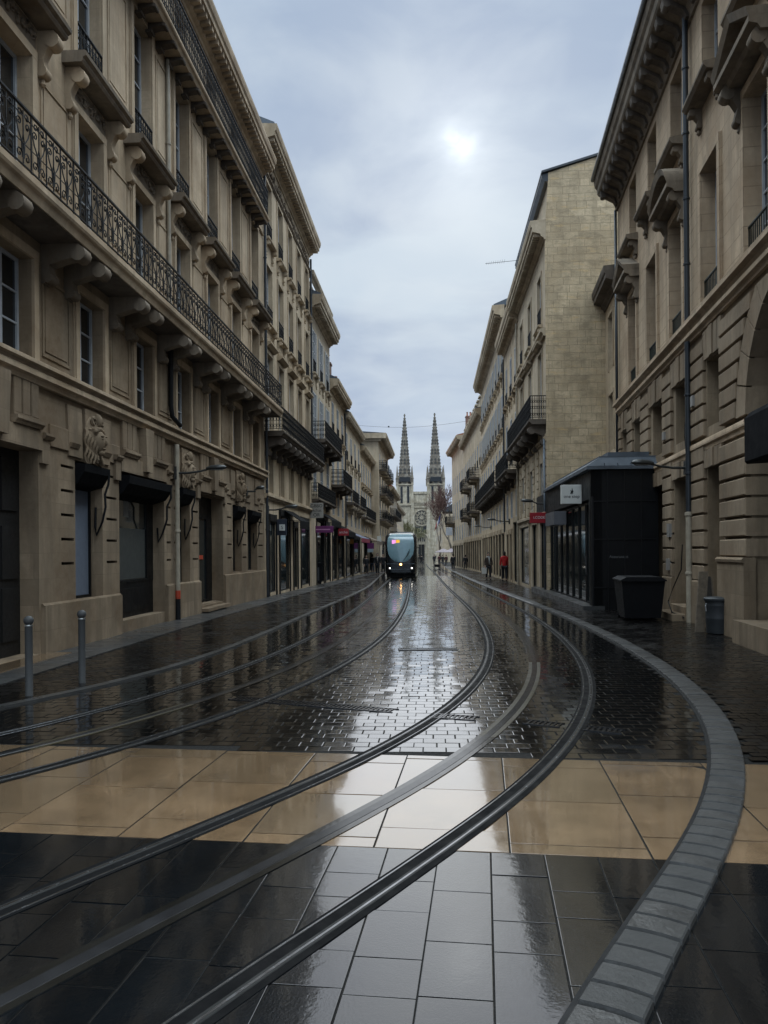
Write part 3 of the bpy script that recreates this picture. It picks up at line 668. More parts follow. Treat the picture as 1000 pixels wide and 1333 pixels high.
# rusticated quoin blocks with open joints, plinth, stepped lintels, keystones
qb = b1.mb()
for ya, yb in ((13.42,13.9),(15.28,15.78),(18.72,19.02),(19.25,19.4),(20.72,21.2),(24.22,24.74),(26.16,26.68),(28.48,29.2),(9.2,9.8)):
    z = 1.12
    for i in range(6): b1.holes.append((U(ya), U(yb), z+.38, z+.43, .09)); z += .43
pl = b1.mb()
for ya, yb, zt in ((12.72,15.86,.84),(18.6,21.25,.9),(23.75,29.5,.98)): pl.box(U(ya), U(yb), -.01, .075, -.3, zt); pl.prof([(.075,zt-.03),(.03,zt+.03),(-.01,zt+.03),(-.01,zt-.03)], U(ya), U(yb)); pl.cut()
b1.part(pl, 'plinth', S1L)
gp_ = b1.mb()
for ya, yb in ((13.0,13.95),(15.1,15.9),(18.6,19.4),(20.5,21.25),(23.75,24.85),(26.05,26.8),(28.35,29.3)):    # grooves above the openings
    for q in (.12, .42, .72): gp_.bev(U(ya)+q*.0, U(yb), -.01, .035, 3.52+q*.0, 3.9, .01); gp_.cut(); break
b1.part(gp_, 'frieze_block', S1L)
ln = b1.mb()
for ya, yb in ((10.0,12.66),(15.9,18.55),(21.3,23.7),(6.2,8.8)):
    a, b = U(ya), U(yb); c = (a+b)/2
    ln.box(a-.02, b+.02, -.3, .07, 3.402, 3.72); ln.box(a-.28, a-.022, 0, .06, 3.2, 3.6); ln.box(b+.022, b+.28, 0, .06, 3.2, 3.6)
    ln.prof([(-.01,3.6),(.09,3.6),(.13,3.66),(.13,3.7),(-.01,3.71)], b+.024, b+.34); ln.prof([(-.01,3.6),(.09,3.6),(.13,3.66),(.13,3.7),(-.01,3.71)], a-.34, a-.024)
    for q in (-1, 1):
        x0 = c+q*(b-a)*.33; ln.prof([(-.01,3.73),(.1,3.73),(.12,3.77),(.15,3.8),(.15,3.85),(-.01,3.86)], x0-.42, x0+.42); ln.box(x0-.4, x0+.4, 0, .08, 3.86, 3.9)
        for j in range(3): ln.bev(x0-.38+j*.26, x0-.38+j*.26+.22, -.01, .07, 3.9, 4.46, .012)
    ln.slab([(c-.17,3.5),(c+.17,3.5),(c+.24,4.46),(c-.24,4.46)], -.01, .17); ln.cut()
b1.part(ln, 'stepped_lintel', S1L)
hd = b1.mb()
for y in (14.52, 19.98, 25.42): carved_head(hd, U(y), 3.5, 1.05); hd.cut()
b1.part(hd, 'carved_head', S1L, R(55))
sd = b1.mb()
for y, w in ((14.52,1.15),(19.98,1.05),(25.44,1.12),(27.57,1.45)):
    c = U(y)
    for q in (-1, 1): sd.slab([(c+q*.32,3.45),(c+q*(w/2+.28),3.45),(c+q*(w/2+.34),4.35),(c+q*.36,4.35)], -.01, .04); sd.cut(); sd.cut(); sd.prof([(-.01,3.6),(.06,3.6),(.1,3.68),(-.01,3.7)], c+q*(w/2+.1)-.16, c+q*(w/2+.1)+.16); sd.cut()
    sd.cut()
b1.part(sd, 'head_panel', S1L)
b1.part(tm, 'window_surround', S1T); tm = b1.mb(); b1.band(tm, 4.46, .2, .16); b1.band(tm, 4.662, .14, .22); tm.cut(); b1.band(tm, 13.84, .05, .08)
b1.part(tm, 'string_course', S1T)
co = [bays[i]+1.345+q for i in range(8) for q in (-.4, .4)]
b1.balcony(5.05, 29.5, 7.15, .78, .92, 1, .28, co, .66, S1T, SSO, .22)  # corbels get a darker stone, standing in for shade under the slab
b1.balcony(5.05, 28.5, 14.05, .52, 1.0, 2, .2, [5.3+.62*i for i in range(38)], .2, S1T, S1D, .2)
b1.cornice(16.1, .7, .58, .28); b1.roof(16.8, 1.6, 2.5, .5)
pm = b1.mb(); c = U(19.15); pm.tube([(c,.12,.75),(c,.12,4.4)], .06, 8); pm.lathe([(.06,0),(.08,.01),(.08,.06),(.06,.07)], c, .12, 8, 2.2).cut()
c2 = U(18.85); pm.tube([(c2,.07,7.2),(c2,.07,13.8)], .05, 8); pm.lathe([(.05,0),(.07,.01),(.07,.06),(.05,.07)], c2, .07, 8, 11.7)
b1.part(pm, 'downpipe', PIPEC, R(50)); pm = b1.mb(); pm.tube([(c2-.02,.1,6.8),(c2-.02,.09,5.3),(c2+.05,.1,5.05),(c+.02,.22,4.86)], .06, 8).cut(); pm.tube([(c,.12,.0),(c,.12,.6)], .065, 8); b1.part(pm, 'downpipe', IRON, R(50))
pm = b1.mb(); pm.tube([(c,.12,.55),(c,.12,.76)], .066, 10); b1.part(pm, 'pipe_sticker', CORTX)
b1.wall_(b1.zb, 4.46, 'ground_floor_wall', S1L); b1.wall_(4.46, 6.88, 'entresol_wall', S1M); b1.wall_(6.88, b1.ztop, 'wall', S1)  # bands darken downwards: shade is put into the stone colours
m = b1.mb(); m.box(.1, b1.L-.05, .0, .66, 6.855, 6.869); b1.part(m, 'soffit_shade', S1D)  # thin dark sheet added below the slab as painted shade
# the other houses on the left, further and further away
def rowhouse(name, label, Y0, Y1, X0, k, sg, n, rows, cz, ch, cp, mat=S2, trim=S2T, group='stone row houses along the street', rail=4, ground=None, mezz=None, roofm=ZINC, rise=1.4, surr=True, dent=.3, yref=0, pilaster=False, gmat=None, depth=9, rec=None, ww=None, flatroof=False):
    if rec is None: rec = .2 if Y0 < 30 else (.14 if Y0 < 31 else .05)
    h = House(name, label, 'building', Y0, Y1, X0, k, sg, cz+.1, depth, group, mat, trim, rec, yref)
    sp = h.L/n; t = h.mb(); rl = h.mb(); has = False
    for i in range(n):
        c = sp*(i+.5)
        for z0, z1, w, kind in rows:
            fm = GREYP if 's' in kind else WHITE
            h.window(c, w, z0, z1, 'casement')
            if 's' in kind: h.shutters(c, w, z0, z1)
            if surr: h.surround(t, c, w, z0, z1, .13, .04 if Y0 < 40 else .008)
            if 'r' in kind: railing(rl, [(c-w/2+.02,.04),(c+w/2-.02,.04)], z0, .75, rail); rl.cut(); has = True
            if 'k' in kind:
                t.prof([(-.01,z0-.14),(.12,z0-.12),(.2,z0-.06),(.2,z0-.01),(-.01,z0)], c-w/2-.25, c+w/2+.25)
                for q in (-1, 1): console(t, c+q*(w/2+.1), z0-.6, z0-.13, .17, .13)
            if 'h' in kind: t.prof([(-.01,z1+.2),(.1,z1+.22),(.24,z1+.32),(.24,z1+.38),(-.01,z1+.42)], c-w/2-.22, c+w/2+.22)
            if 'p' in kind: pediment(t, c, w+.5, z1+.15, i % 2 == 0, .25)
            t.cut()
    if pilaster:
        for i in range(n+1): t.box(sp*i-.16, sp*i+.16, 0, .07, 4.2, cz)
    h.part(t, 'window_surround', trim); h.sp = sp; h.t = t = h.mb()
    if has: h.part(rl, 'window_railing', IRON)
    if ground:
        gm = h.mb(); first = True
        for ya, yb, z0, z1, gmx in ground:
            a, b = h.u(ya), h.u(yb); h.hole((a+b)/2, b-a, z0, z1, .09); h.window((a+b)/2, b-a, z0, z1, 'plain', False, .09, fm=BLACKP, glass=gmx); gm.box(a-.12, a+.0, -.05, .05, 0, z1+.3); gm.box(b, b+.12, -.05, .05, 0, z1+.3); gm.box(a+.001, b-.001, -.05, .07, z1, z1+.28); gm.cut()
    if ground: h.part(gm, 'shopfront', BLACKP if sg > 0 else trim)
    h.cornice(cz, ch, cp, dent)
    if not flatroof: h.roof(cz+ch, rise, 2.6, cp-.1, roofm)
    return h
def done(h, mould=True):
    if h.t.v: h.part(h.t, 'string_course', h.trim)
    return h.wall()
b2 = rowhouse('row_house', 'left stone house next to the corner building, with a deep carved frieze under its eaves', 29.52, 40.9, LX, LK, 1, 5,
    [(4.15,5.7,.8,'n'),(6.5,9.6,1.05,'h'),(10.75,13.1,1.05,'rk'),(14.1,16.4,1.0,'rk')], 17.45, .75, .62, S2, S2T, rail=2,
    ground=[(30.3,31.6,.15,3.0,GLASSB),(32.4,34.6,.1,3.3,GLASSB),(35.6,36.6,.1,2.9,GLASSB),(37.6,39.9,.1,3.2,GLASSB)])
f = b2.mb(); foliage_relief(f, .3, b2.L-.3, 16.75, 17.35, rn, 46); b2.band(f, 16.6, .1, .1); b2.part(f, 'carved_frieze', SSO, R(50))
b2.balcony(29.6, 40.85, 6.45, .78, .9, 2, .2, [29.9+1.13*i for i in range(10)], .75, S1D, S1D, .3)
b2.band(b2.t, 3.85, .18, .16); b2.pipe(29.62, 0, 17, PIPED); b2.pipe(40.8, 6.5, 17.3, PIPED); done(b2)
b3 = rowhouse('row_house', 'tall left house with pale grey shutters and two stacked dark iron balconies', 40.9, 48.6, LX, LK, 1, 3,
    [(5.2,7.3,1.0,'n'),(7.95,10.6,1.05,'s'),(11.6,14.0,1.05,'srk')], 14.75, .8, .7, S3, S3T, rail=2, ground=[(42.6,45.3,.1,3.6,GLASSB),(46,48,.1,3.4,GLASSB)])
b3.balcony(41.0, 48.4, 7.9, .82, .95, 3, .2, [41.4, 43.6, 45.8, 48.0], .5, S1D, S1D, .25); b3.balcony(41.0, 48.4, 4.7, .42, .85, 3, .16, [41.4, 44, 46.5], .3, S1D, S1D)
m = b3.mb(); m.box(0, b3.L, -.6, -.1, 15.5, 16.5); b3.part(m, 'attic', S3); b3.cornice(16.5, .35, .25, 0, u0=0); done(b3)
b4 = rowhouse('row_house', 'left house with red chimney pots and a boxy dark balcony above the red shop sign', 48.6, 56.3, LX, LK, 1, 3,
    [(4.3,5.7,.9,'n'),(6.3,8.8,1.0,'n'),(9.5,11.6,1.0,'rk')], 12.15, .7, .6, S2, S2T, rail=2, ground=[(49.2,51.3,.1,3.4,GLASSB),(52.2,55.4,.1,3.3,GLASSB)])
b4.balcony(48.9, 54.2, 6.2, .85, .95, 3, .18, [49.3, 51.5, 53.6], .5, S1D, S1D); b4.chimney(49.6, -.4, 12, 14.1, .6, .7, 2); b4.chimney(53.5, -.45, 12, 13.6, .6, .8, 2); b4.pipe(56.2, .1, 12, PIPED); done(b4)
b5 = rowhouse('row_house', 'left house with a pair of separate dark balconies, beside the blue-grey shop awning', 56.3, 68.5, LX, LK, 1, 4,
    [(3.9,5.0,.9,'n'),(5.75,8.0,1.05,'n'),(8.8,10.9,1.0,'rk')], 11.6, .6, .5, S3, S3T, ground=[(57,61,.1,3.0,GLASSB),(62,67.5,.1,3.0,GLASSB)])
b5.balcony(56.9, 61.3, 5.65, .62, .9, 3, .2, [57.4, 59, 60.8], .6, S1D, S3T); b5.balcony(62.8, 67.8, 5.65, .62, .9, 3, .2, [63.3, 65.3, 67.3], .6, S1D, S3T); done(b5)
b6 = rowhouse('row_house', 'low left house with one long balcony, just before the tall house with curved balconies', 68.5, 80.5, LX, LK, 1, 5,
    [(3.8,4.7,.9,'n'),(5.3,7.6,1.05,'h'),(8.3,10.2,1.0,'k')], 10.9, .6, .5, S2, S2T, ground=[(69,73.5,.1,2.9,GLASSB),(74.5,80,.1,2.9,GLASSB)])
b6.balcony(68.8, 80.3, 5.2, .55, .9, 3, .2, [69.3+1.55*i for i in range(8)], .5, S1D, S3T); b6.chimney(79.5, -2.6, 11, 14.7, .6, 1.6, 5); done(b6)
b7 = rowhouse('row_house', 'tall far left house whose bare side wall shows, with stacks of bulging iron balconies', 80.5, 97.5, -5.75, LK, 1, 4,
    [(3.8,4.7,.9,'n'),(5.6,7.7,1.1,'n'),(8.3,10.2,1.1,'n'),(10.9,12.6,1.0,'n')], 13.7, .8, .9, S3, S3T, ground=[(81.5,88,.1,3.,GLASSB),(89.5,96.5,.1,3.,GLASSB)], roofm=SLATE, rise=.35)
for z in (5.6, 8.3, 10.9):
    for i in range(4): y = 80.5+17*(i+.5)/4; b7.balcony(y-1.1, y+1.1, z, .8, .9, 3, .2, [y-.7, y+.7], .5, S1D, S3T)
m = b7.mb(); m.box(-.55, .0, -8, .85, 13.95, 14.5); m.box(-.25, .0, -8, .3, 13.7, 13.95); b7.part(m, 'side_cornice', S3T); b7.chimney(81.3, -3.6, 13.5, 15.9, .8, 2.0, 6); done(b7)
b8 = rowhouse('row_house', 'farthest left house, low and tile-roofed, below the left spire', 97.5, 118, -5.6, LK, 1, 6,
    [(4.2,6.2,1.0,'r'),(7.2,9.2,1.0,'r')], 9.9, .6, .6, S3, S3T, ground=[(98.5,107,.1,3.,GLASSB),(108.5,117,.1,3.,GLASSB)], roofm=TILE, rise=2.4)
b8.balcony(99, 116, 6.9, .8, .9, 3, .2, None, mat=S1D); b8.balcony(99, 116, 4.0, .8, .9, 3, .2, None, mat=S1D); b8.chimney(103, -1, 10, 13.4, .7, .7, 2); done(b8)
b9 = rowhouse('row_house', 'distant pale house at the far end of the left side, close beside the tram roof', 118, 150, -5.9, LK, 1, 7,
    [(4.2,6.0,1.0,'n'),(6.8,8.4,1.0,'n')], 9.2, .5, .5, S3, S3T, ground=[(120,133,.1,3.,GLASSB),(135,148,.1,3.,GLASSB)], roofm=TILE, rise=2.0)
done(b9)
# ------------------------------------------------------------------ right side of the street
RX, RK = 4.79, .1325
SRW = stone('stone_brown_shaded', (.30, .225, .15), .95, .36, joint=.2, var=.07, stain=.6)  # darkened copy of the brown stone, carries the lower floors' shade
a1 = House('rusticated_building', 'big brown stone building on the right with rusticated blocks, pedimented windows and an arched shop', 'building', 4.0, 27.3, RX, RK, -1, 14.2, mat=SR, trim=SR, rec=.33)
U = a1.u; rn = random.Random(21)
tb = [5.05, 7.8, 10.55, 13.35, 16.15, 19.0, 21.75, 24.6]
t = a1.mb(); sills = a1.mb(); rl = a1.mb(); pd = a1.mb()
for i, y in enumerate(tb):
    c = U(y)
    a1.window(c, 1.22, 6.9, 9.88); a1.window(c, 1.15, 11.55, 13.52)
    sills.prof([(-.01,11.28),(.3,11.32),(.36,11.4),(.36,11.46),(-.01,11.52)], c-.85, c+.85)
    for q in (-1, 1): console(sills, c+q*.68, 10.86, 11.3, .26, .17)
    sills.cut()
    a1.surround(t, c, 1.22, 6.9, 9.88, .17, .06, True)
    if i % 2 == 1:
        pediment(pd, c, 1.95, 10.12, i % 4 == 3, .46)
        for q in (-1, 1): console(pd, c+q*.8, 9.45, 10.2, .36, .19)
        pd.cut()
    t.cut(); railing(rl, [(c-.59,-.03),(c+.59,-.03)], 6.9, .62, 4); rl.cut()
a1.part(rl, 'window_railing', IRONG); a1.part(sills, 'bracketed_sill', SSO); a1.part(pd, 'pediment', SSO, R(40))
a1.part(t, 'window_surround', SR, R(40)); t = a1.mb(); a1.band(t, 6.42, .2, .15); a1.band(t, 6.62, .26, .24)
t.cut(); a1.band(t, 3.82, .22, .1, U(13.9), a1.L)
a1.part(t, 'string_course', SR, R(40))
# lower floors: openings
ops = [(15.4,16.52),(17.95,19.42),(20.5,22.1),(23.4,24.6),(25.6,26.6)]
for ya, yb in ops:
    a, b = U(ya), U(yb); c = (a+b)/2; w = min(1.12, b-a)
    a1.hole(c, b-a, .0, 3.42, .5); 
    a1.window(c, w, 4.3, 5.72, 'casement', True, .4)
dr = a1.mb()
for ya, yb in ops[:3]:
    a, b = U(ya), U(yb); dr.box(a, b, -.52, -.46, 0, 3.42); dr.box(a+.1, (a+b)/2-.04, -.46, -.43, .2, 2.3); dr.box((a+b)/2+.04, b-.1, -.46, -.43, .2, 2.3); dr.cut()
a1.part(dr, 'door', simple('brown_door_paint', (.06, .048, .036), .5))
# arched shop front nearest the camera
ca, rad = 11.75, 2.1; c = U(ca)
a1.hole(c, 2*rad, 0, 6.2, .55)
vb = a1.mb(); N = 13; zc = 4.1
for i in range(N):
    t0, t1 = math.pi*(i+.03)/N, math.pi*(i+.97)/N
    q0 = [(c+rad*math.cos(t)*r, zc+rad*math.sin(t)*r) for t, r in ((t0,.995),(t1,.995))]
    def out(tt):
        x, z = math.cos(tt), math.sin(tt); k = min(1.24, 1.24)
        return (c+rad*x*k, min(6.24, zc+rad*z*k))
    p = [q0[0], q0[1], out(t1), out(t0)]; vb.slab(p, -.55, .10)
a1.part(vb, 'arch_blocks', SRB)
sp = a1.mb()
for q in (-1, 1):
    arc = [(c+q*rad*math.cos(t)*.998, zc+rad*math.sin(t)*.998) for t in [math.pi/2*i/10 for i in range(11)]]
    for (x0, z0), (x1, z1) in zip(arc[:-1], arc[1:]):
        sp.add([(x0,-.0,z0),(x1,-.0,z1),(x1,-.0,6.2),(x0,-.0,6.2),(x0,-.55,z0),(x1,-.55,z1)], [(0,1,2,3),(0,4,5,1)])
    sp.cut()
a1.part(sp, 'arch_spandrel', SRB)
m = a1.mb(); m.slab([(c-.22,6.2),(c+.22,6.2),(c+.3,6.42),(c-.3,6.42)], 0, .14); m.slab([(c-.2,5.95),(c+.2,5.95),(c+.24,6.4),(c-.24,6.4)], 0, .2); a1.part(m, 'keystone', SRB)
g = a1.window(c, 2*rad-.02, .42, 6.2, 'plain', False, .5, fm=BLACKP, glass=GLASSB)
m = a1.mb(); m.prof([(-.45,3.12),(.48,3.08),(.52,3.12),(.52,3.82),(.44,3.92),(-.45,4.02)], c-rad+.05, U(12.55)); a1.part(m, 'awning', CLOTHB)
m = a1.mb(); m.box(c-rad-.3, c+rad-.12, -.5, .38, -.3, .42); a1.part(m, 'shop_plinth', S1L)
# rustication: separate proud blocks with dark open joints
rb = a1.mb()
segs = [(13.80,15.34),(16.58,17.9),(19.48,20.44),(22.16,23.34),(24.66,25.54),(26.66,27.28)]
for j, (ya, yb) in enumerate(segs):
    z = 1.55 if j == 0 else 1.0
    while z < 3.6: 
        a, b = U(ya), U(yb)
        if j == 0: rb.bev(a, b, -.5, .12, z, z+.32, .02)
        else: rb.bev(a, b, -.02, .08, z, z+.32, .015)
        z += .37
    z = 4.14
    while z < 6.0:
        a, b = U(ya)-.0, U(yb)+.0
        if j == 0: a = U(11.75)+math.sqrt(max(0., 2.63**2-(z+.15-4.1)**2))+.02
        rb.bev(a, b, -.02 if j else -.02, .08 if j else .11, z, z+.305, .015); z += .355
    rb.cut()
for ya, yb in ops:
    a, b = U(ya), U(yb); c2 = (a+b)/2
    for zb_, zt_ in ((3.42, 3.8), (5.74, 6.36)):
        for i in range(5):
            x0 = a-.02+(b-a+.04)*i/5; x1 = a-.02+(b-a+.04)*(i+1)/5; rb.slab([(x0+.012,zb_),(x1-.012,zb_),(c2+(x1-c2)*1.12-.012,zt_),(c2+(x0-c2)*1.12+.012,zt_)], -.02, .07 if i != 2 else .1)
        rb.cut()
a1.part(rb, 'rusticated_pier', SRB)
m = a1.mb()
for j, (ya, yb) in enumerate(segs):
    m.box(U(ya)-.03, U(yb)+.03, -.05, .16 if j == 0 else .1, -.3, 1.44 if j == 0 else .95); m.prof([(-.05,1.44),(.19,1.44),(.2,1.49),(.16,1.53),(-.05,1.53)] if j == 0 else [(-.05,.95),(.1,.95),(.07,.99),(-.05,.99)], U(ya)-.03, U(yb)+.03); m.cut()
a1.part(m, 'plinth', S1L)
# bracketed crown cornice
cr = a1.mb(); L = a1.L
cr.prof([(-.02,13.72),(.06,13.74),(.1,13.9),(.16,14.02),(.66,14.3),(.7,14.36),(.72,14.52),(.78,14.6),(.82,14.8),(.8,14.9),(-.02,14.95)], -.05, L+.05)
a1.part(cr, 'cornice', SSO); br = a1.mb(); n = int(L/.62)
for i in range(n): x = L*(i+.5)/n; br.prof([(.05,13.78),(.14,13.8),(.2,13.95),(.42,14.06),(.6,14.1),(.66,14.2),(.64,14.32),(.1,14.06)], x-.12, x+.12); br.add(*cyl_u(x-.13, x+.13, .55, 14.13, .09)); br.cut()
a1.part(br, 'cornice_bracket', S1D, R(45)); a1.roof(14.95, 1.4, 2.4, .7, SLATE)
m = a1.mb(); m.tube([(-.05,.84,14.9),(L+.05,.84,14.9)], .09, 8); a1.part(m, 'gutter', PIPED, True)
pm = a1.mb(); c = U(17.62); pm.tube([(c,.12,2.55),(c,.12,6.45)], .062, 10); pm.tube([(c,.12,6.85),(c,.12,14.0)], .062, 10)
for z in (3.4, 5.2, 8.2, 9.7, 11.2, 12.7): pm.lathe([(.06,0),(.08,.01),(.08,.05),(.06,.06)], c, .12, 10, z)
a1.part(pm, 'downpipe', PIPED, R(50)); pm = a1.mb(); pm.tube([(c,.12,0),(c,.12,2.5)], .07, 10); pm.lathe([(.07,0),(.09,.01),(.09,.08),(.07,.09)], c, .12, 10, 2.45); pm.lathe([(.07,0),(.09,.01),(.09,.06),(.07,.07)], c, .12, 10, 1.1); a1.part(pm, 'downpipe', PIPEC, R(50))
m = a1.mb(); m.tube([(U(27.2),.1,3.5),(U(27.2),.1,13.7)], .05, 8); a1.part(m, 'downpipe', PIPED, True)
m = a1.mb(); c = U(18.7); m.box(c-.85, c+.75, -.4, .45, -.1, .16); m.box(c-.7, c+.7, -.4, .15, .16, .32); a1.part(m, 'door_steps', S1L)
m = a1.mb()
for ya, z, w, h in ((19.62,2.0,.28,.34),(19.75,1.15,.24,.3),(20.1,4.55,.22,.2),(17.3,4.9,.2,.24)): m.box(U(ya)-w/2, U(ya)+w/2, .055, .13, z, z+h); m.cut()
a1.part(m, 'wall_box', simple('grey_wall_box', (.24, .22, .2), .5))
m = a1.mb(); m.tube([(U(18.3),.1,1.8),(U(18.35),.12,1.2),(U(18.8),.2,.75),(U(18.9),.3,.4),(U(18.3),.35,.18),(U(17.8),.2,.1)], .014, 5).cut(); m.tube([(U(17.9),.1,3.9),(U(17.85),.14,4.3),(U(17.9),.12,4.6),(U(17.7),.14,4.75),(U(17.9),.1,4.9)], .012, 5); a1.part(m, 'loose_cable', IRON)
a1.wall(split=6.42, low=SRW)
# low annex filling the corner up to the gable wall
a2 = House('annex', 'narrow low stone annex squeezed between the brown building and the bare gable wall', 'building', 27.3, 30.55, RX, RK, -1, 11.3, depth=6, mat=S2, trim=S1D, rec=.3)
a2.window(a2.L*.5, 1.0, 8.55, 10.6); a2.window(a2.L*.5, 1.0, 5.5, 7.6); t = a2.mb(); a2.surround(t, a2.L*.5, 1.0, 8.55, 10.6, .12, .04); t.cut(); a2.surround(t, a2.L*.5, 1.0, 5.5, 7.6, .12, .04); a2.part(t, 'window_surround', S2T); t = a2.mb(); a2.band(t, 4.55, .3, .22); a2.part(t, 'string_course', S2T); a2.cornice(11.1, .75, .52, 0, S1D); a2.wall()
# tall house with the bare gable
g1 = rowhouse('gable_house', 'tall right-hand house with a huge bare patched stone gable wall', 30.5, 40.4, 4.52, LK, -1, 3,
    [(7.05,9.95,1.05,'h'),(11.0,13.1,1.05,'rk')], 14.1, .75, .6, S3, S3T, None, rail=3, dent=.22,
    ground=[(31.2,32.4,.15,2.9,GLASSB),(33.4,35.0,.1,2.9,GLASSB),(36.2,39.7,.1,2.9,GLASSB)], depth=12, flatroof=True)
c0 = g1.sp
for i in range(3): g1.window(c0*(i+.5), 1.0, 3.6, 5.4)
t = g1.t
for i in range(3):
    for q in (-1, 1):
        z = 3.4
        while z < 5.9: t.bev(c0*(i+.5)+q*.95-.28, c0*(i+.5)+q*.95+.28, -.01, .045, z, z+.29, .012); z += .33
        t.cut()
for z in [i*.34 for i in range(19)]: t.bev(.02, .42, -.01, .05, z, z+.30, .012)
g1.part(t, 'quoin_strip', S3T); t = g1.t = g1.mb()
g1.band(t, 6.1, .2, .12); t.cut(); g1.band(t, 3.05, .25, .15); t.cut(); g1.band(t, 10.3, .3, .22)
g1.balcony(30.62, 40.3, 7.0, .68, .95, 3, .2, [30.9, 33.2, 34.6, 36.6, 38.0, 39.9], .8, S1D, S1D, .26)
m = g1.mb(); m.box(0, g1.L, -.9, -.15, 14.85, 16.4); 
g1.part(m, 'attic', S3); at = g1.mb(); at.prof([(-.16,16.4),(.0,16.42),(.12,16.6),(.12,16.7),(-.9,16.8)], -.02, g1.L); g1.part(at, 'attic_eaves', PIPED)
dm = g1.mb(); dm.prof([(-.9,14.85),(-.9,16.75),(-6,18.4),(-12,16.5),(-12,14.85)], .005, g1.L); g1.part(dm, 'gable_end', SG)
sk = g1.mb(); sk.prof([(.02,-.4),(.02,14.1),(-.02,15.0),(-.12,16.4),(-.13,16.74),(-6,18.44),(-11.9,16.5),(-11.9,-.4)], -.03, -.004); g1.part(sk, 'gable_wall', SG)
rf = g1.mb(); rf.prof([(.14,16.72),(.14,16.8),(-6,18.52),(-12.2,16.6),(-12.2,16.5),(-6,18.42),(.14,16.7)][:-1], -.1, g1.L+.02); g1.part(rf, 'roof_tiles', SLATE)
m = g1.mb(); m.tube([(.06,.1,.2),(.06,.1,6.2)], .045, 8); g1.part(m, 'downpipe', ZINC, True)
done(g1)
an = empty('tv_antenna', g1.base+Vector((0, 8.0, 16.3)), g1.rz, 'thin TV antenna sticking out over the street from the eaves of the gable house', 'antenna')
m = MB(-1); m.tube([(0,-.4,0),(0,1.3,-.12)], .012, 5); 
for i in range(9): o = .35+i*.11; m.tube([(-.28+.012*i,o,-.03-.01*i),(.28-.012*i,o,-.03-.01*i)], .006, 4)
m.build('antenna_rods', PIPED, an); m = MB(-1); m.tube([(0,-.35,-.5),(0,-.35,.35)], .018, 6); m.build('mast', PIPED, an)
h3 = rowhouse('row_house', 'right stone house just past the gable house, above the dark purple shop window', 40.4, 48.2, 4.52, LK, -1, 3,
    [(3.7,5.2,.95,'n'),(6.8,9.4,1.05,'r'),(10.6,12.9,1.0,'rk')], 13.9, .9, .6, S2, S2T, rail=3, ground=[(40.9,43.2,.1,3.4,GLASSB),(44.2,45.2,.1,2.8,GLASSB),(46.1,47.2,.1,2.8,GLASSB)])
h3.balcony(40.6, 47.9, 6.15, .7, .95, 3, .2, [41, 43.2, 45.4, 47.5], .6, S1D, S1D); h3.pipe(40.5, 0, 13.8, PIPEC); h3.pipe(48.1, 3, 13.8, PIPED); done(h3)
h4 = rowhouse('row_house', 'long right house with white shuttered windows and a heavy bracketed eave', 48.2, 71.7, 4.52, LK, -1, 9,
    [(3.7,5.0,.95,'n'),(6.4,8.7,1.05,'n'),(9.7,12.0,1.05,'srk'),(13.2,15.3,1.0,'srk')], 16.4, .9, .75, S2, S2T, rail=3, ground=[(48.8+2.55*i,50.6+2.55*i,.1,3.0,GLASSB) for i in range(9)], dent=.5)
h4.balcony(48.3, 71.5, 6.0, .75, .95, 3, .2, [48.8+1.5*i for i in range(15)], .6, S1D, S1D)
for i in (2, 4): h4.chimney(50+5*i, -1.6, 17, 18.6, .6, 1., 3)
done(h4)
h5 = rowhouse('row_house', 'far right house with a row of small dormers along a mansard roof', 71.7, 96.5, 9.18, .035, -1, 9,
    [(3.7,5.6,1.0,'n'),(6.5,9.0,1.05,'r'),(10.2,12.4,1.0,'r')], 14.6, .8, .6, S2, S2T, rail=4, ground=[(72.5+2.7*i,74.5+2.7*i,.1,3.1,GLASSB) for i in range(9)], yref=71.7, roofm=SLATE, rise=.3)
d = h5.mb(); mz = h5.mb()
mz.prof([(-.3,15.4),(-1.0,17.3),(-5,17.9),(-9,15.4)], 0, h5.L); h5.part(mz, 'mansard', SLATE)
for i in range(11): c = h5.L*(i+.5)/11; d.box(c-.55, c+.55, -1.4, -.2, 15.4, 17.0); d.prof([(-1.4,17),(-.05,17),(-.05,17.12),(-1.4,17.3)], c-.65, c+.65); d.cut()
h5.part(d, 'dormer', S3T); h5.balcony(74, 78.5, 9.2, 1.0, .9, 3, .2, [74.6, 77.9], .6, S1D, S3T); h5.balcony(74, 78.5, 5.9, 1.0, .9, 3, .2, [74.6, 77.9], .6, S1D, S3T); h5.balcony(84, 88.5, 9.0, 1.0, .9, 3, .2, [84.6, 87.9], .6, S1D, S3T); h5.balcony(84, 88.5, 5.8, 1.0, .9, 3, .2, [84.6, 87.9], .6, S1D, S3T); done(h5)
h6 = rowhouse('row_house', 'farthest right house with a red chimney, in front of the bare tree', 96.5, 113.5, 10.05, .005, -1, 5,
    [(3.7,5.6,1.0,'n'),(6.6,9.0,1.05,'n'),(10.2,12.6,1.05,'n')], 16.0, .8, .9, S3, S3T, ground=[(97.3+3.3*i,99.6+3.3*i,.1,3.,GLASSB) for i in range(5)], yref=96.5, roofm=TILE, rise=.9)
h6.chimney(99, -1.2, 16.5, 19.6, .8, 1.2, 3); h6.balcony(109, 113, 6.3, 1.2, .9, 3, .2, [109.5, 112.5], .8, S1D, S3T); done(h6)
h7 = rowhouse('row_house', 'distant pale house half hidden behind the bare tree', 165, 200, 12.6, .03, -1, 6,
    [(4.,6.,1.2,'n'),(7.,9.,1.2,'n')], 10.2, .6, .5, S3, S3T, yref=165, roofm=SLATE, rise=2, depth=14); done(h7)
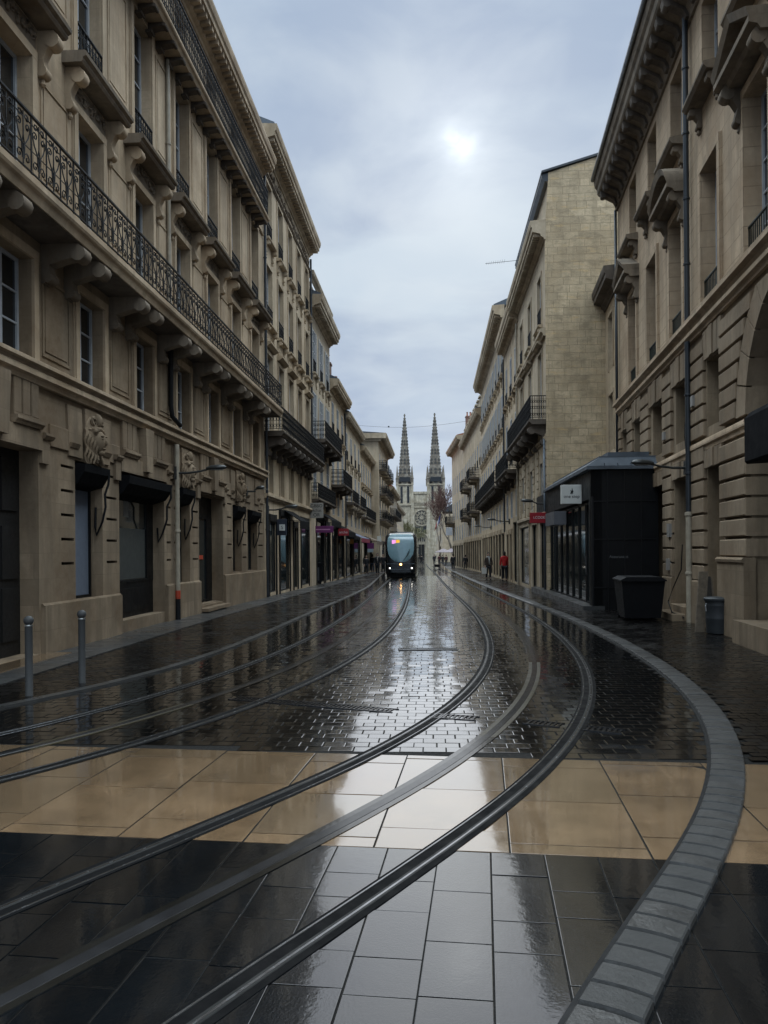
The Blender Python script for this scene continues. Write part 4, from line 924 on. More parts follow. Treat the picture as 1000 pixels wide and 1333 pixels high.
# black corner shop pavilion
kq = House('corner_pavilion', 'low black shop pavilion with a zinc roof in front of the gable wall', 'shop', 21.6, 33.2, 4.40, .0665, -1, 4.0, depth=1.9, mat=BLACKP, trim=ZINC, rec=.25)
U = kq.u
def far_o(Y): return -1.9
sh = kq.mb()
# the near wall and the fascia; glass doors between posts
sh.box(0, kq.L, -.3, .0, 3.15, 3.95); sh.box(0, .35, -.3, .0, -.2, 3.15)
sh.flat([(0,0),(0,-1.85),(U(30.0),-2.9),(U(30.0),-2.75),(.15,-1.75),(.15,0)], -.2, 3.95); sh.flat([(.151,-.3),(.151,-1.8),(U(30.0),-2.7),(U(30.0),-.3)], 3.6, 3.95)
kq.part(sh, 'walls', BLACKP)
pp = kq.mb()
for z in (.62, 1.98, 3.05): pp.box(-.02, -.002, -1.8, -.02, z, z+.03)
pp.box(-.025, 0, -.06, 0.0, -.1, 3.2); 
for i in range(1, 4): pp.box(-.012, -.002, -.46*i-.01, -.46*i+.01, -.1, 3.9)
kq.part(pp, 'wall_moulding', simple('black_metal_trim', (.008,.008,.009), .35))
x = .4; k2 = 0
while x < kq.L-1.2:
    w = 1.05; kq.window(x+w/2, w, .12, 3.1, 'plain', False, .2, fm=BLACKP, glass=GLASSB); x += w+.1; k2 += 1
st = kq.mb(); st.box(-.05, kq.L, -.35, .25, -.1, .12); kq.part(st, 'sill_step', GRANM)
zr = kq.mb(); A_ = [(-.12,.14),(-.12,-1.95),(U(30.2),-2.9),(U(30.2),.14)]; B_ = [(.1,-.25),(.1,-1.85),(U(30.2),-2.8),(U(30.2),-.25)]
zr.add([(u_,o_,3.955) for u_, o_ in A_]+[(u_,o_,4.05) for u_, o_ in A_]+[(u_,o_,4.3) for u_, o_ in B_]+[(u_,o_,4.34) for u_, o_ in B_], [(0,1,2,3)]+[(i+4*k,(i+1)%4+4*k,(i+1)%4+4*k+4,i+4*k+4) for k in range(3) for i in range(4)]+[(12,13,14,15)])
zr.box(.35, U(29.8), -1.7, -.55, 4.34, 4.48)
for i in range(5): y_ = -.35-.36*i; zr.box(-.13, .02, y_-.012, y_+.012, 4.0, 4.12)
kq.part(zr, 'zinc_roof', ZINC)
aw = kq.mb(); aw.box(U(25.6), U(27.6), .02, .42, 2.55, 3.0); kq.part(aw, 'awning_box', simple('grey_awning_box', (.10,.10,.11), .5))
text('Assurances', .115, simple('dim_lettering', (.12,.12,.12), .5), kq.e, (-.75, .004+.0, 1.50), (R(90), 0, R(180)+0), .003)
h = kq.mb(); h.tube([(.55,.02,1.0),(.55,.05,1.0),(.55,.05,1.5),(.55,.02,1.5)], .014, 6); kq.part(h, 'door_handle', STEEL)
# ------------------------------------------------------------------ cathedral closing the street
SPD = simple('shadowed_tracery', (.09, .085, .08), .9)
CD = 380.; CS = CD/1000
def cx(x, y=650): return uv(x, y)[0]*CD
def cz(x, y): return H-uv(x, y)[1]*CD
cath = empty('cathedral', (cx(548), CD, zg(CD)), 0, 'pale gothic cathedral front with twin dark openwork spires at the end of the street', 'cathedral')
def cpart(m, name, mat, parent=None, smooth=False): return m.build(name, mat, parent or cath, smooth)
# MB order (u=depth away from camera, o=across, z); local origin at the cathedral base
bx, bz = cx(548), zg(CD)
def X(p, y=650): return cx(p, y)-bx
def Z(y, p=548): return cz(p, y)-bz
def tower(p0, p1, ptop, ytop, name):
    x0, x1 = X(p0), X(p1); w = x1-x0; c = (x0+x1)/2; D = w
    m = MB(); zt = Z(630)
    m.box(0, D, x0, x1, -1, zt)
    for q in (x0, x1):            # corner buttresses with offsets
        m.box(-1.2, 1.5, q-.9, q+.9, -1, zt*.62); m.box(-.8, 1.5, q-.7, q+.7, zt*.62, zt*.84); m.box(-.4, 1.2, q-.5, q+.5, zt*.84, zt+.6)
    m.prof([], 0, 0) if False else None
    m.box(-.6, D+.4, x0-.6, x1+.6, zt*.70, zt*.70+.7); m.box(-.5, D+.4, x0-.5, x1+.5, zt-.6, zt)
    t = cpart(m, 'tower', SC)
    l = MB(); 
    for q in (-.22, .22): l.slab([], 0, 0) if False else l.box(-.12, .3, c+q*w-.55, c+q*w+.55, Z(655), Z(633)); 
    l.box(-.15, .3, c-w*.36, c+w*.36, Z(627), Z(621)); cpart(l, 'belfry_openings', GLASS, t)
    s = MB(); prof = [(1.0, 0), (.9, .07), (.78, .18), (.62, .36), (.47, .54), (.32, .72), (.16, .88), (.03, 1.)]; R0 = w*.52; hz = Z(ytop)-zt; n = 8
    cy = D/2
    tx = X(ptop, ytop); 
    ring = []
    for r, f in prof:
        ring.append([(cy+R0*r*math.sin(2*math.pi*(k+.5)/n), c+(tx-c)*f+R0*r*math.cos(2*math.pi*(k+.5)/n), zt+hz*f) for k in range(n)])
    vs = [p for r in ring for p in r]; s.add(vs, [(i*n+k, i*n+(k+1)%n, (i+1)*n+(k+1)%n, (i+1)*n+k) for i in range(len(ring)-1) for k in range(n)])
    sp = cpart(s, 'spire', SCD, t)
    cr = MB(); pt = MB(); 
    for i in range(22):           # crockets up the edges, pierced bands between
        f = (i+.5)/22; r = 0
        for (r0, f0), (r1, f1) in zip(prof[:-1], prof[1:]):
            if f0 <= f <= f1: r = r0+(r1-r0)*(f-f0)/(f1-f0)
        for k in range(n):
            a = 2*math.pi*(k+.5)/n; rr = R0*r
            cr.ball((cy+(rr+.1)*math.sin(a), c+(tx-c)*f+(rr+.1)*math.cos(a), zt+hz*f), (.24, .24, .34), 5, 3)
            if i % 3 != 2:
                a2 = 2*math.pi*(k+1)/n; q = rr*.925; wd = rr*.2; hh = hz/22*.36
                ux, uy = math.cos(a2), -math.sin(a2); ox, oy = math.sin(a2), math.cos(a2); P = (cy+q*ox, c+(tx-c)*f+q*oy)
                pt.add([(P[0]+ux*s_*wd+ox*d, P[1]+uy*s_*wd+oy*d, zt+hz*f+t_*hh) for d in (-.1, .12) for s_, t_ in ((-1,-1),(1,-1),(1,.6),(0,1.3),(-1,.6))], [(5,6,7,8,9),(0,1,6,5),(1,2,7,6),(2,3,8,7),(3,4,9,8),(4,0,5,9)])
            elif k < n:
                a2 = 2*math.pi*(k+1)/n
    tag(cpart(cr, 'crockets', SCD, t), kind='stuff'); tag(cpart(pt, 'pierced_openings', SPD, t), kind='stuff')
    p = MB()
    for q in (x0, x1):
        for d in (.6, D-.6): p.lathe([(.75,0),(.75,3.),(1.,3.2),(.7,3.6),(.35,7.),(.1,9.6)], d, q, 6, zt-.4)
    for k in range(4): a = math.pi/2*k; p.lathe([(.5,0),(.5,2),(.65,2.2),(.1,6)], cy+w*.36*math.cos(a), c+w*.36*math.sin(a), 6, zt)
    cpart(p, 'pinnacles', SCD, t)
tower(517.5, 537, 527, 537, 'left'); tower(557.5, 578, 566.5, 536, 'right')
m = MB(); xa, xb = X(537), X(557.5); m.box(.6, 9, xa-.2, xb+.2, -1, Z(641)); m.box(.2, 9, xa, xb, Z(643), Z(640)); m.box(.1, 1, xa, xb, Z(661), Z(659))
f = cpart(m, 'centre_front', SC)
m = MB(); 
for i in range(15): m.box(.1, .3, xa+(xb-xa)*(i+.25)/15, xa+(xb-xa)*(i+.75)/15, Z(658.5), Z(654.5))
m.box(.05, .35, xa, xb, Z(654.5), Z(653.6)); cpart(m, 'balustrade', SC, f)
m = MB(); m.box(.45, .62, xa+.1, xb-.1, Z(653), Z(643.5)); 
rc, rz_, rr = X(549), Z(674), 9.6*CS
def disc(m, r0, r1, d0, d1, n=24):
    for k in range(n):
        a, b = 2*math.pi*k/n, 2*math.pi*(k+1)/n
        m.add([(d, rc+r*math.cos(t), rz_+r*math.sin(t)) for d in (d0, d1) for r, t in ((r0,a),(r1,a),(r1,b),(r0,b))], [(0,1,2,3),(0,1,5,4),(1,2,6,5),(2,3,7,6),(3,0,4,7)])
m = MB(); disc(m, rr, rr*1.16, -.1, .7); disc(m, rr*.55, rr*.62, .1, .6); disc(m, .2, rr*.22, .1, .6)
for k in range(12):
    a = 2*math.pi*k/12; m.tube([(.3, rc+rr*.2*math.cos(a), rz_+rr*.2*math.sin(a)), (.3, rc+rr*math.cos(a), rz_+rr*math.sin(a))], .16, 4)
    m.tube([(.3, rc+rr*.81*math.cos(a+.26)+x, rz_+rr*.81*math.sin(a+.26)+z) for x, z in spiral(0, 0, rr*.14, rr*.14, 0, 1, 8)], .12, 4)
rw = cpart(m, 'rose_window', SC); m = MB(); disc(m, .01, rr, .55, .65); cpart(m, 'rose_glass', simple('rose_glass', (.05, .055, .06), .3), rw)
m = MB()
for p in (544, 550.5): m.box(.5, .66, X(p)-1.0, X(p)+1.0, Z(696), Z(686)); m.slab([], 0, 0) if False else None
for p in (538.5, 541, 554, 556.5): m.box(.5, .66, X(p)-.3, X(p)+.3, Z(697), Z(685))
for i in range(9): m.box(.5, .66, X(537.5+i*2.3), X(538.7+i*2.3), Z(705), Z(700))
cpart(m, 'lancet_windows', GLASS, f)
m = MB(); pc = X(548); 
for i in range(5):
    w, d = 3.6-.35*i, -1.6+.45*i
    pts = [(-w, -1), (-w, 6.5)]+[(w*math.cos(math.pi-math.pi*j/10)*(1), 6.5+w*1.35*math.sin(math.pi*j/10)) for j in range(1, 10)]+[(w, 6.5), (w, -1)]
    for (x0, z0), (x1, z1) in zip(pts[:-1], pts[1:]):
        m.tube([(d, pc+x0, z0), (d, pc+x1, z1)], .28, 5, cap=False)
    m.add([(d+.5, pc+x, z) for x, z in pts], [tuple(range(len(pts)))]) if i == 4 else None
m.slab([], 0, 0) if False else None
po = cpart(m, 'portal', SC); d = MB(); d.box(.2, .5, pc-1.6, pc-.1, 0, 5.6); d.box(.2, .5, pc+.1, pc+1.6, 0, 5.6); cpart(d, 'portal_doors', DARKW, po)
m = MB(); m.box(3, 30, X(470), X(517), -1, Z(700)); m.box(3, 30, X(578), X(640), -1, Z(700)); cpart(m, 'nave_walls', SC)
# ------------------------------------------------------------------ trees
def tree(name, label, x, y, h, spread, mat, twig, depth, seed, trunk_r, lean=0):
    rn = random.Random(seed); e = empty(name, (x, y, zg(y)), 0, label, 'tree', 'bare winter trees by the cathedral'); t = MB(); tw = MB()
    def grow(p, d, L, r, n):
        q = p; pts = [p]
        for i in range(3):
            d = (d+Vector((rn.gauss(0, .13), rn.gauss(0, .13), rn.gauss(.04, .08)))).normalized(); q = q+d*L/3; pts.append(q)
        r = max(r, .022); (t if r > .05 else tw).tube([(a.y, a.x, a.z) for a in pts], r, 6 if r > .08 else (4 if r > .03 else 3), max(.018, r*.62), cap=False)
        if n == 0: return
        k = rn.choice((2, 3, 3)) if n > 1 else rn.choice((3, 4))
        for i in range(k):
            ax = Vector((rn.gauss(0, 1), rn.gauss(0, 1), rn.gauss(0, .6))).normalized(); nd = (d+ax*spread*rn.uniform(.5, 1.1)+Vector((0, 0, .12))).normalized()
            st = pts[-1] if i < 2 else pts[rn.choice((1, 2))]
            grow(st, nd, L*rn.uniform(.66, .86), r*rn.uniform(.5, .68), n-1)
    grow(Vector((0, 0, -.1)), Vector((lean, 0, 1)).normalized(), h*.3, trunk_r, depth)
    t.build('trunk', mat, e); tw.build('crown', twig, e)
BARK = simple('grey_bark', (.16, .13, .10), .9, var=.35, vs=2); TWIG = simple('reddish_twigs', (.13, .075, .06), .9, var=.3, vs=1); TWIG2 = simple('budding_twigs', (.20, .19, .10), .9, var=.3, vs=1)
tree('bare_tree', 'large bare reddish tree rising beside the right spire', 13.0, 138, 12.9, .66, BARK, TWIG, 8, 5, .34, .0)
tree('bare_tree', 'small budding greenish tree in front of the cathedral wall, above the tram', 4.9, 150, 9.0, .62, BARK, TWIG2, 7, 8, .18)
tree('bare_tree', 'second bare tree, farther back and left of the big reddish one', 12.4, 172, 13.0, .64, BARK, TWIG, 7, 14, .26)
# ------------------------------------------------------------------ tram
TY = 56.; tx = uv(522, 753)[0]*TY; tk = .05
tram = empty('tram', (tx, TY, zg(TY)+.012), -math.atan(tk), 'dark rounded tram with one lit central headlight coming down the left track', 'tram')
TBODY = simple('tram_black_paint', (.012, .015, .018), .25, coat=.5); TGREY = simple('tram_roof_grey', (.13, .15, .17), .4); TSCREEN = simple('tram_windscreen', (.24, .38, .43), .22, spec=.8, coat=1)  # windscreen's pale teal has the sky's reflection put into the colour
hw = 1.18
def outline(w, z0, z1, r, n=5):   # rounded cross-section (o, z)
    pts = []
    for cx_, cz_, a0 in ((w-r, z1-r, 0), (-w+r, z1-r, 90)):
        for i in range(n+1): t = R(a0+90*i/n); pts.append((cx_+r*math.cos(t), cz_+r*math.sin(t)))
    return [(w*.97, z0)]+pts+[(-w*.97, z0)]
def nose_o(u, z):                 # front surface: how far back it lies at height z and offset o
    return
m = MB(); rings = []
for u, w, z0, z1 in ((-.02,.72,.42,1.15),(.0,.86,.36,1.5),(.10,1.0,.30,2.2),(.24,1.08,.27,2.75),(.42,1.14,.25,3.08),(.7,1.17,.25,3.26),(1.2,hw,.25,3.32),(7.2,hw,.25,3.32)):
    rings.append([(u, o, z) for o, z in outline(w, z0, z1, min(.42, w*.45))])
n = len(rings[0]); m.add([p for r in rings for p in r], [(i*n+k, i*n+(k+1)%n, (i+1)*n+(k+1)%n, (i+1)*n+k) for i in range(len(rings)-1) for k in range(n)]+[tuple(range(n)), tuple(range(len(rings)*n-1, (len(rings)-1)*n-1, -1))])
body = m.build('body', TBODY, tram, R(50))
# windscreen: a curved shield following the nose
def shield(pts_rows, d):
    mm = MB(); vs = []; k = len(pts_rows[0])
    for row in pts_rows: vs += row
    mm.add(vs, [(i*k+j, i*k+j+1, (i+1)*k+j+1, (i+1)*k+j) for i in range(len(pts_rows)-1) for j in range(k-1)]); return mm
rows = []
for z, w, u in ((1.16,.30,-.05),(1.3,.55,-.045),(1.5,.76,-.03),(1.75,.90,.0),(2.05,.96,.045),(2.35,.98,.10),(2.65,.97,.17),(2.9,.93,.25),(3.06,.86,.34),(3.2,.7,.5)):
    rows.append([(u+.07*abs(t)**2.2-.055, t*w, z) for t in [-1+2*i/10 for i in range(11)]])
ws = shield(rows, 0).build('windscreen', TSCREEN, body, True)
m = MB(); rows = []
for z, w, u in ((1.6,.99,.06),(2.1,1.07,.10),(2.6,1.06,.2),(2.95,1.0,.32)): rows.append([(u+.35*max(0,abs(t)-.55)-.012, t*w, z) for t in [-1+2*i/10 for i in range(11)]])
m = MB(); m.tube([(-.08,.18,1.25),(-.05,.45,1.62),(-.03,.58,1.95)], .022, 5); m.tube([(-.06,.42,1.5),(-.04,.62,1.85),(-.01,.66,2.1)], .016, 4); m.build('wiper', IRON, body)
m = MB(); m.box(-.06, -.02, -1.0, 1.0, 1.02, 1.06); m.box(-.05, .0, -.9, .9, .62, .66); m.build('nose_trim', TGREY, body)
LAMPW = simple('lit_headlamp', (.9, .85, .8), .3, emit=((1., .5, .14), 10.)); LAMPS = simple('lit_marker_lamp', (.8, .8, .75), .3, emit=((1., .95, .85), 3.))
m = MB(); m.ball((-.06, 0, .99), (.05, .075, .075), 12, 8); m.build('headlight', LAMPW, body, True)
for q in (-.8, .8): m = MB(); m.ball((.0, q, .72), (.06, .06, .06), 10, 6); m.build('marker_light', LAMPS, body, True)
PNK = simple('pink_route_display', (.5, .2, .45), .4, emit=((1., .38, .85), .9)); ORG = simple('orange_route_display', (.5, .3, .05), .4, emit=((1., .5, .03), .9))
m = MB(); m.box(.10, .12, -.64, -.36, 2.5, 2.78); m.build('route_display', PNK, body); m = MB(); m.box(.10, .12, -.34, -.08, 2.5, 2.78); m.build('route_display', ORG, body)
m = MB(); m.box(.2, 7, -1.05, 1.05, .06, .3); m.build('underframe', IRON, body)
for i in range(4):
    sx = 7.5+i*7.4-.3; L_ = 7.0; mm = MB(); cs = outline(hw, .25, 3.32, .42); a0, a1_ = sx, sx+L_
    mm.prof(cs, a0, a1_); c_ = mm.build('carriage', TBODY, tram, R(50)); q = MB()
    q.prof(outline(hw-.12, .3, 3.15, .4), a0-.35, a0+.02); q.build('gangway_bellows', RUBBER, c_)
    for o in (-1, 1):
        g_ = MB()
        for j in range(4): g_.box(a0+.3+j*1.65, a0+1.75+j*1.65, o*(hw-.01) if o > 0 else -hw-.012, o*hw+.012 if o > 0 else -hw+.01, 1.05, 2.75)
        g_.build('side_windows', GLASS, c_)
    g_ = MB(); g_.prof([(-.8,3.3),(.8,3.3),(.65,3.55),(-.65,3.55)], a0+.5, a1_-.5); g_.build('roof_unit', TGREY, c_)
for o in (-1, 1):
    g_ = MB(); g_.box(1.5, 3.0, o*hw-.012, o*hw+.012, .45, 2.7); g_.box(3.3, 6.9, o*hw-.012, o*hw+.012, 1.05, 2.75); g_.build('side_windows', GLASS, body)
    g_ = MB(); g_.tube([(.75,o*1.15,2.2),(.6,o*1.32,2.2),(.55,o*1.34,2.0)], .025, 5); g_.box(.5, .6, o*1.34-.06, o*1.34+.06, 1.75, 2.05); g_.build('wing_mirror', TBODY, body)
# ------------------------------------------------------------------ people
def skin_mesh(name, J, Ed, mat, parent, sub=1):
    me = bpy.data.meshes.new(name); me.from_pydata([j[0] for j in J], Ed, []); me.materials.append(mat)
    o = place(name, me, parent); md = o.modifiers.new('skin', 'SKIN'); md.use_smooth_shade = True
    for v, j in zip(me.skin_vertices[0].data if me.skin_vertices else [], J): v.radius = (j[1], j[1] if len(j) < 3 else j[2])
    ss = o.modifiers.new('sub', 'SUBSURF'); ss.levels = ss.render_levels = sub
    return o
SKIN = simple('skin', (.42, .26, .19), .5, var=.05)
def person(label, x, y, face, h=1.72, coat=(.015,.015,.018), legs=(.02,.02,.025), hair=(.03,.02,.015), step=.25, long=False, group=None, arm=0., z=None, scarf=None, hood=False):
    s = h/1.72; e = empty('person', (x, y, (zg(y)+.012) if z is None else z), face, label, 'person', group); e.scale = (s, s, s)
    cm = lambda c, n: simple('%s_%02d_%02d_%02d' % (n, *[int(99*min(1, q)) for q in c]), c, .8, var=.15, vs=12)
    st = step/2; V = lambda o, f, z_: (o, f, z_)       # local: x = side, -y = forward
    hip, kn, an = .92, .5, .09
    L = {}
    J = [(V(0,0,.96),.13,.10),(V(0,.0,1.15),.125,.095),(V(0,0,1.36),.15,.10),(V(0,0,1.47),.06),(V(0,-.01,1.53),.052),(V(0,-.015,1.585),.07,.08),(V(0,-.01,1.66),.072,.085),(V(0,0,1.715),.03)]
    Ed = [(i, i+1) for i in range(7)]
    def chain(base, pts):
        p = base
        for q in pts: J.append(q); Ed.append((p, len(J)-1)); p = len(J)-1
        return p
    def hand(p, o, f, z_, sd):
        chain(p, [(V(o, f-.02, z_-.05), .03, .02), (V(o, f-.045, z_-.1), .024, .014)])
        for k in range(4): chain(len(J)-1 if k == 0 else p+2, [(V(o+(k-1.5)*.006*sd, f-.045-.016*(k-1.5), z_-.14), .009), (V(o-.01*sd, f-.05-.016*(k-1.5), z_-.175+.006*abs(k-1.4)), .007)])
        chain(p+1, [(V(o-.02*sd, f-.06, z_-.07), .010), (V(o-.03*sd, f-.075, z_-.1), .008)])
    for sd, ph in ((-1, 1), (1, -1)):
        chain(2, [(V(sd*.17,0,1.38),.062),(V(sd*.225,-.02+ph*st*.15,1.12),.045),(V(sd*.235,-.10-ph*st*.4-arm*.15,.88+arm*.12),.033)]); p = len(J)-1
        hand(p, sd*.235, -.10-ph*st*.4-arm*.15, .88+arm*.12, sd)
        chain(0, [(V(sd*.09,0,.88),.10),(V(sd*.095,-.03+ph*st*.45 if ph < 0 else .0+ph*st*.3,kn),.058),(V(sd*.095,ph*st+.02,an),.04),(V(sd*.1,ph*st-.09,.04),.042,.03),(V(sd*.105,ph*st-.16,.03),.032,.022)])
    skin_mesh('body', J, Ed, SKIN, e)
    # clothes: separate shells that follow the same skeleton
    C = [(V(0,0,.86 if not long else .55),.19 if not long else .2,.145),(V(0,0,.98),.175,.135),(V(0,0,1.18),.17,.125),(V(0,0,1.36),.185,.125),(V(0,0,1.46),.09)]; E2_ = [(0,1),(1,2),(2,3),(3,4)]
    for sd, ph in ((-1, 1), (1, -1)):
        n0 = len(C); C += [(V(sd*.175,0,1.385),.08),(V(sd*.228,-.02+ph*st*.15,1.12),.065),(V(sd*.237,-.09-ph*st*.36-arm*.14,.91+arm*.12),.052)]; E2_ += [(3,n0),(n0,n0+1),(n0+1,n0+2)]
    if hood: C.append((V(0,.05,1.5),.1,.09)); E2_.append((4,len(C)-1))
    skin_mesh('coat', C, E2_, cm(coat, 'coat_cloth'), e)
    T = [(V(0,0,.93),.15,.12)]; E3 = []
    for sd, ph in ((-1, 1), (1, -1)):
        n0 = len(T); T += [(V(sd*.09,0,.85),.115),(V(sd*.097,-.03+ph*st*.45 if ph < 0 else .0+ph*st*.3,kn),.078),(V(sd*.096,ph*st+.02,.12),.062)]; E3 += [(0,n0),(n0,n0+1),(n0+1,n0+2)]
    skin_mesh('trousers', T, E3, cm(legs, 'trouser_cloth'), e)
    for sd, ph in ((-1, 1), (1, -1)):
        m = MB(); m.ball((ph*st-.06, sd*.1, .045), (.14, .05, .05), 8, 5); m.build('shoe', IRON, e, True)
    m = MB(); m.ball((.04, 0, 1.672), (.082, .09, .1), 10, 8); m.ball((.055, 0, 1.59), (.05, .08, .08), 8, 6); m.build('hair', cm(hair, 'hair'), e, True)
    m = MB()
    for sd in (-1, 1): m.ball((-.085, sd*.032, 1.635), (.012, .014, .009), 6, 4)
    m.build('eyes', INK, e); m = MB(); m.ball((-.103, 0, 1.605), (.022, .014, .024), 6, 5); m.ball((-.09, 0, 1.565), (.012, .026, .008), 6, 4)
    for sd in (-1, 1): m.ball((0, sd*.082, 1.61), (.02, .01, .03), 6, 4)
    m.build('nose_mouth_ears', SKIN, e, True)
    if scarf: m = MB(); m.lathe([(.1,-.05),(.12,0),(.1,.05)], 0, 0, 10, 1.47); m.tube([(-.11,.03,1.45),(-.15,.04,1.2),(-.15,.04,.98)], .045, 6); m.build('scarf', cm(scarf, 'scarf_cloth'), e, True)
    return e
def at(pxx, pyy): return gp(pxx, pyy)
RW = 'people walking on the right pavement'; LW = 'people by the left shops'
def pp_(lbl, x, y, face, **k): a, b = at(x, y); return person(lbl, a, b, R(face), **k)
pp_('person in a bright red hooded jacket and dark trousers, walking away along the right pavement', 657, 757, 176, coat=(.42,.012,.012), legs=(.015,.014,.018), hood=True, h=1.78, group=RW)
wb = pp_('person in a brown open coat over a pale top, holding a white bag', 636, 755, 5, coat=(.045,.03,.022), legs=(.02,.018,.016), scarf=(.35,.34,.32), h=1.74, group=RW)
pp_('person in black on the right pavement, leftmost of the dark pair far off', 590, 743, 178, h=1.8, group=RW)
pp_('person in black on the right pavement, right-hand one of the dark pair far off', 606, 742, 178, h=1.7, coat=(.012,.012,.014), group=RW)
pp_('person in dark blue coat half hidden between the far dark pair', 598, 739, 170, h=1.7, coat=(.015,.02,.03), group=RW)
pp_('white-haired person in a long dark olive coat by the left shop doorway', 437, 753, 100, h=1.66, coat=(.022,.024,.018), hair=(.6,.58,.54), long=True, step=.15, group=LW)
pp_('person in a black coat, nearest of the group left of the tram', 477, 748, 20, h=1.7, group=LW)
pp_('person in black jacket and blue jeans behind the group left of the tram', 485, 745.5, 180, h=1.8, legs=(.05,.07,.11), group=LW)
pp_('person in a long black coat with a pale scarf, left of the tram', 491.5, 749, -10, h=1.84, long=True, scarf=(.25,.22,.19), group=LW)
pp_('tall person in black right beside the tram', 499, 747, 10, h=1.85, long=True, group=LW)
pp_('small child in a pink top among the group left of the tram', 472.5, 746.5, 40, h=1.1, coat=(.35,.16,.15), legs=(.03,.02,.025), group=LW)
pp_('person in black just right of the tram, far along the track', 549, 736.5, 180, h=1.75, group='people far along the street')
pp_('person in black standing by a low dark trolley near the far crossing', 565.5, 736, 0, h=1.75, group='people far along the street')
for i, (q, l) in enumerate(((572, 'left end'), (576.5, 'middle'), (581, 'right end'))):
    pp_('person in dark red or black under the far pale parasols, %s of the three' % l, q, 736+.3*i, 180, h=1.72, coat=((.05,.012,.016),(.016,.015,.018),(.05,.02,.02))[i], group='people far along the street')
a, b = at(631.5, 754); bag = empty('shopping_bag', (wb.location.x-.29, wb.location.y-.1, zg(b)+.42), 0, 'white paper shopping bag carried by the person in the brown coat', 'bag')
m = MB(); m.add([(-.06,-.15,0),(.06,-.15,0),(.06,.15,0),(-.06,.15,0),(-.075,-.16,.4),(.075,-.16,.4),(.075,.16,.4),(-.075,.16,.4)], [(0,3,2,1),(0,1,5,4),(1,2,6,5),(2,3,7,6),(3,0,4,7)]); m.build('bag_body', SIGNW, bag)
m = MB(); m.tube([(0,-.07,.38),(0,-.05,.5),(0,.05,.5),(0,.07,.38)], .008, 5); m.build('bag_handle', SIGNW, bag)
# ------------------------------------------------------------------ street furniture and signs
for (x, y), l in (((38, 907), 'slim steel ball-topped bollard in front of the big doorway, left of the two'), ((107, 890), 'slim steel ball-topped bollard in front of the blue-grey window, right of the two')):
    a, b = gp(x, y); e = empty('bollard', (a, b, 0), 0, l, 'bollard', 'steel bollards on the left pavement')
    m = MB(); m.lathe([(.056,-.05),(.056,.0),(.044,.015),(.044,.835),(.046,.84)], 0, 0, 20); m.build('post', STEEL, e, R(40))
    m = MB(); m.lathe([(.047,.838),(.049,.842),(.049,.852),(.047,.856)], 0, 0, 20); m.build('collar', simple('bright_collar', (.5,.5,.48), .3, .8), e, R(40))
    m = MB(); m.ball((0,0,.905), .058, 18, 12); m.build('ball_top', STEEL, e, True)
def lamp(px_, py_, Yw, Xw, L, label, side=1, head=.5, drop=.06):
    z = H-uv(px_, py_)[1]*Yw; e = empty('street_lamp', (Xw, Yw, z), 0, label, 'street lamp', 'street lamps on wall arms')
    s = side; m = MB(); m.tube([(0,0,0),(0,s*.3,.0),(0,s*(L-head)*.8,.04),(0,s*(L-head+.08),.10)], .032, 8, .024); m.box(-.07, .07, -.03, .03, -.16, .16); m.build('arm', simple('dark_lamp_metal', (.05,.05,.048), .4, .4), e, R(50))
    m = MB(); x0 = s*(L-head)
    rows = [(0,.05,.045),(.12,.11,.08),(.3,.14,.09),(.45,.12,.07),(.5,.04,.03)]; n = 10; vs = []
    for d, w, hh in rows:
        for k in range(n): t = 2*math.pi*k/n; vs.append((w*math.cos(t), x0+s*d*head/.5, .10+hh*math.sin(t)*(1 if math.sin(t) > 0 else .5)+.05*d))
    m.add(vs, [(i*n+k, i*n+(k+1)%n, (i+1)*n+(k+1)%n, (i+1)*n+k) for i in range(4) for k in range(n)]); m.build('lamp_head', simple('dark_lamp_metal', (.05,.05,.048), .4, .4), e, True)
    m = MB(); m.box(-.06, .06, min(x0+s*.12, x0+s*.42), max(x0+s*.12, x0+s*.42), .065, .08); m.build('lens', simple('lamp_lens', (.3,.3,.28), .2), e)
lamp(230, 616, 19.15, -6.51+.065*19.15+.1, 1.25, 'long-armed street lamp on the corner building beside the cream downpipe')
lamp(352, 664, 30.0, -6.51+.065*30+.05, 1.15, 'dark street lamp above the doorways of the house with the carved frieze')
lamp(903, 609, 17.75, 4.79+.1325*17.75-.15, 1.25, 'silver-grey street lamp reaching out from the right downpipe', -1)
lamp(711, 656, 30.6, 6.42, .95, 'street lamp hanging over the red shop sign', -1)
lamp(664, 679, 45.5, 4.52+.065*45.5-.05, 1.3, 'street lamp on the right houses beyond the red shop sign', -1)
lamp(640, 687, 60, 4.52+.065*60-.05, 1.3, 'farthest street lamp arm on the right houses', -1)
lamp(322, 640, 26.6, -6.51+.065*26.6+.05, .01+.6, 'short dark lamp bracket at the far end of the corner building', 1, .3)
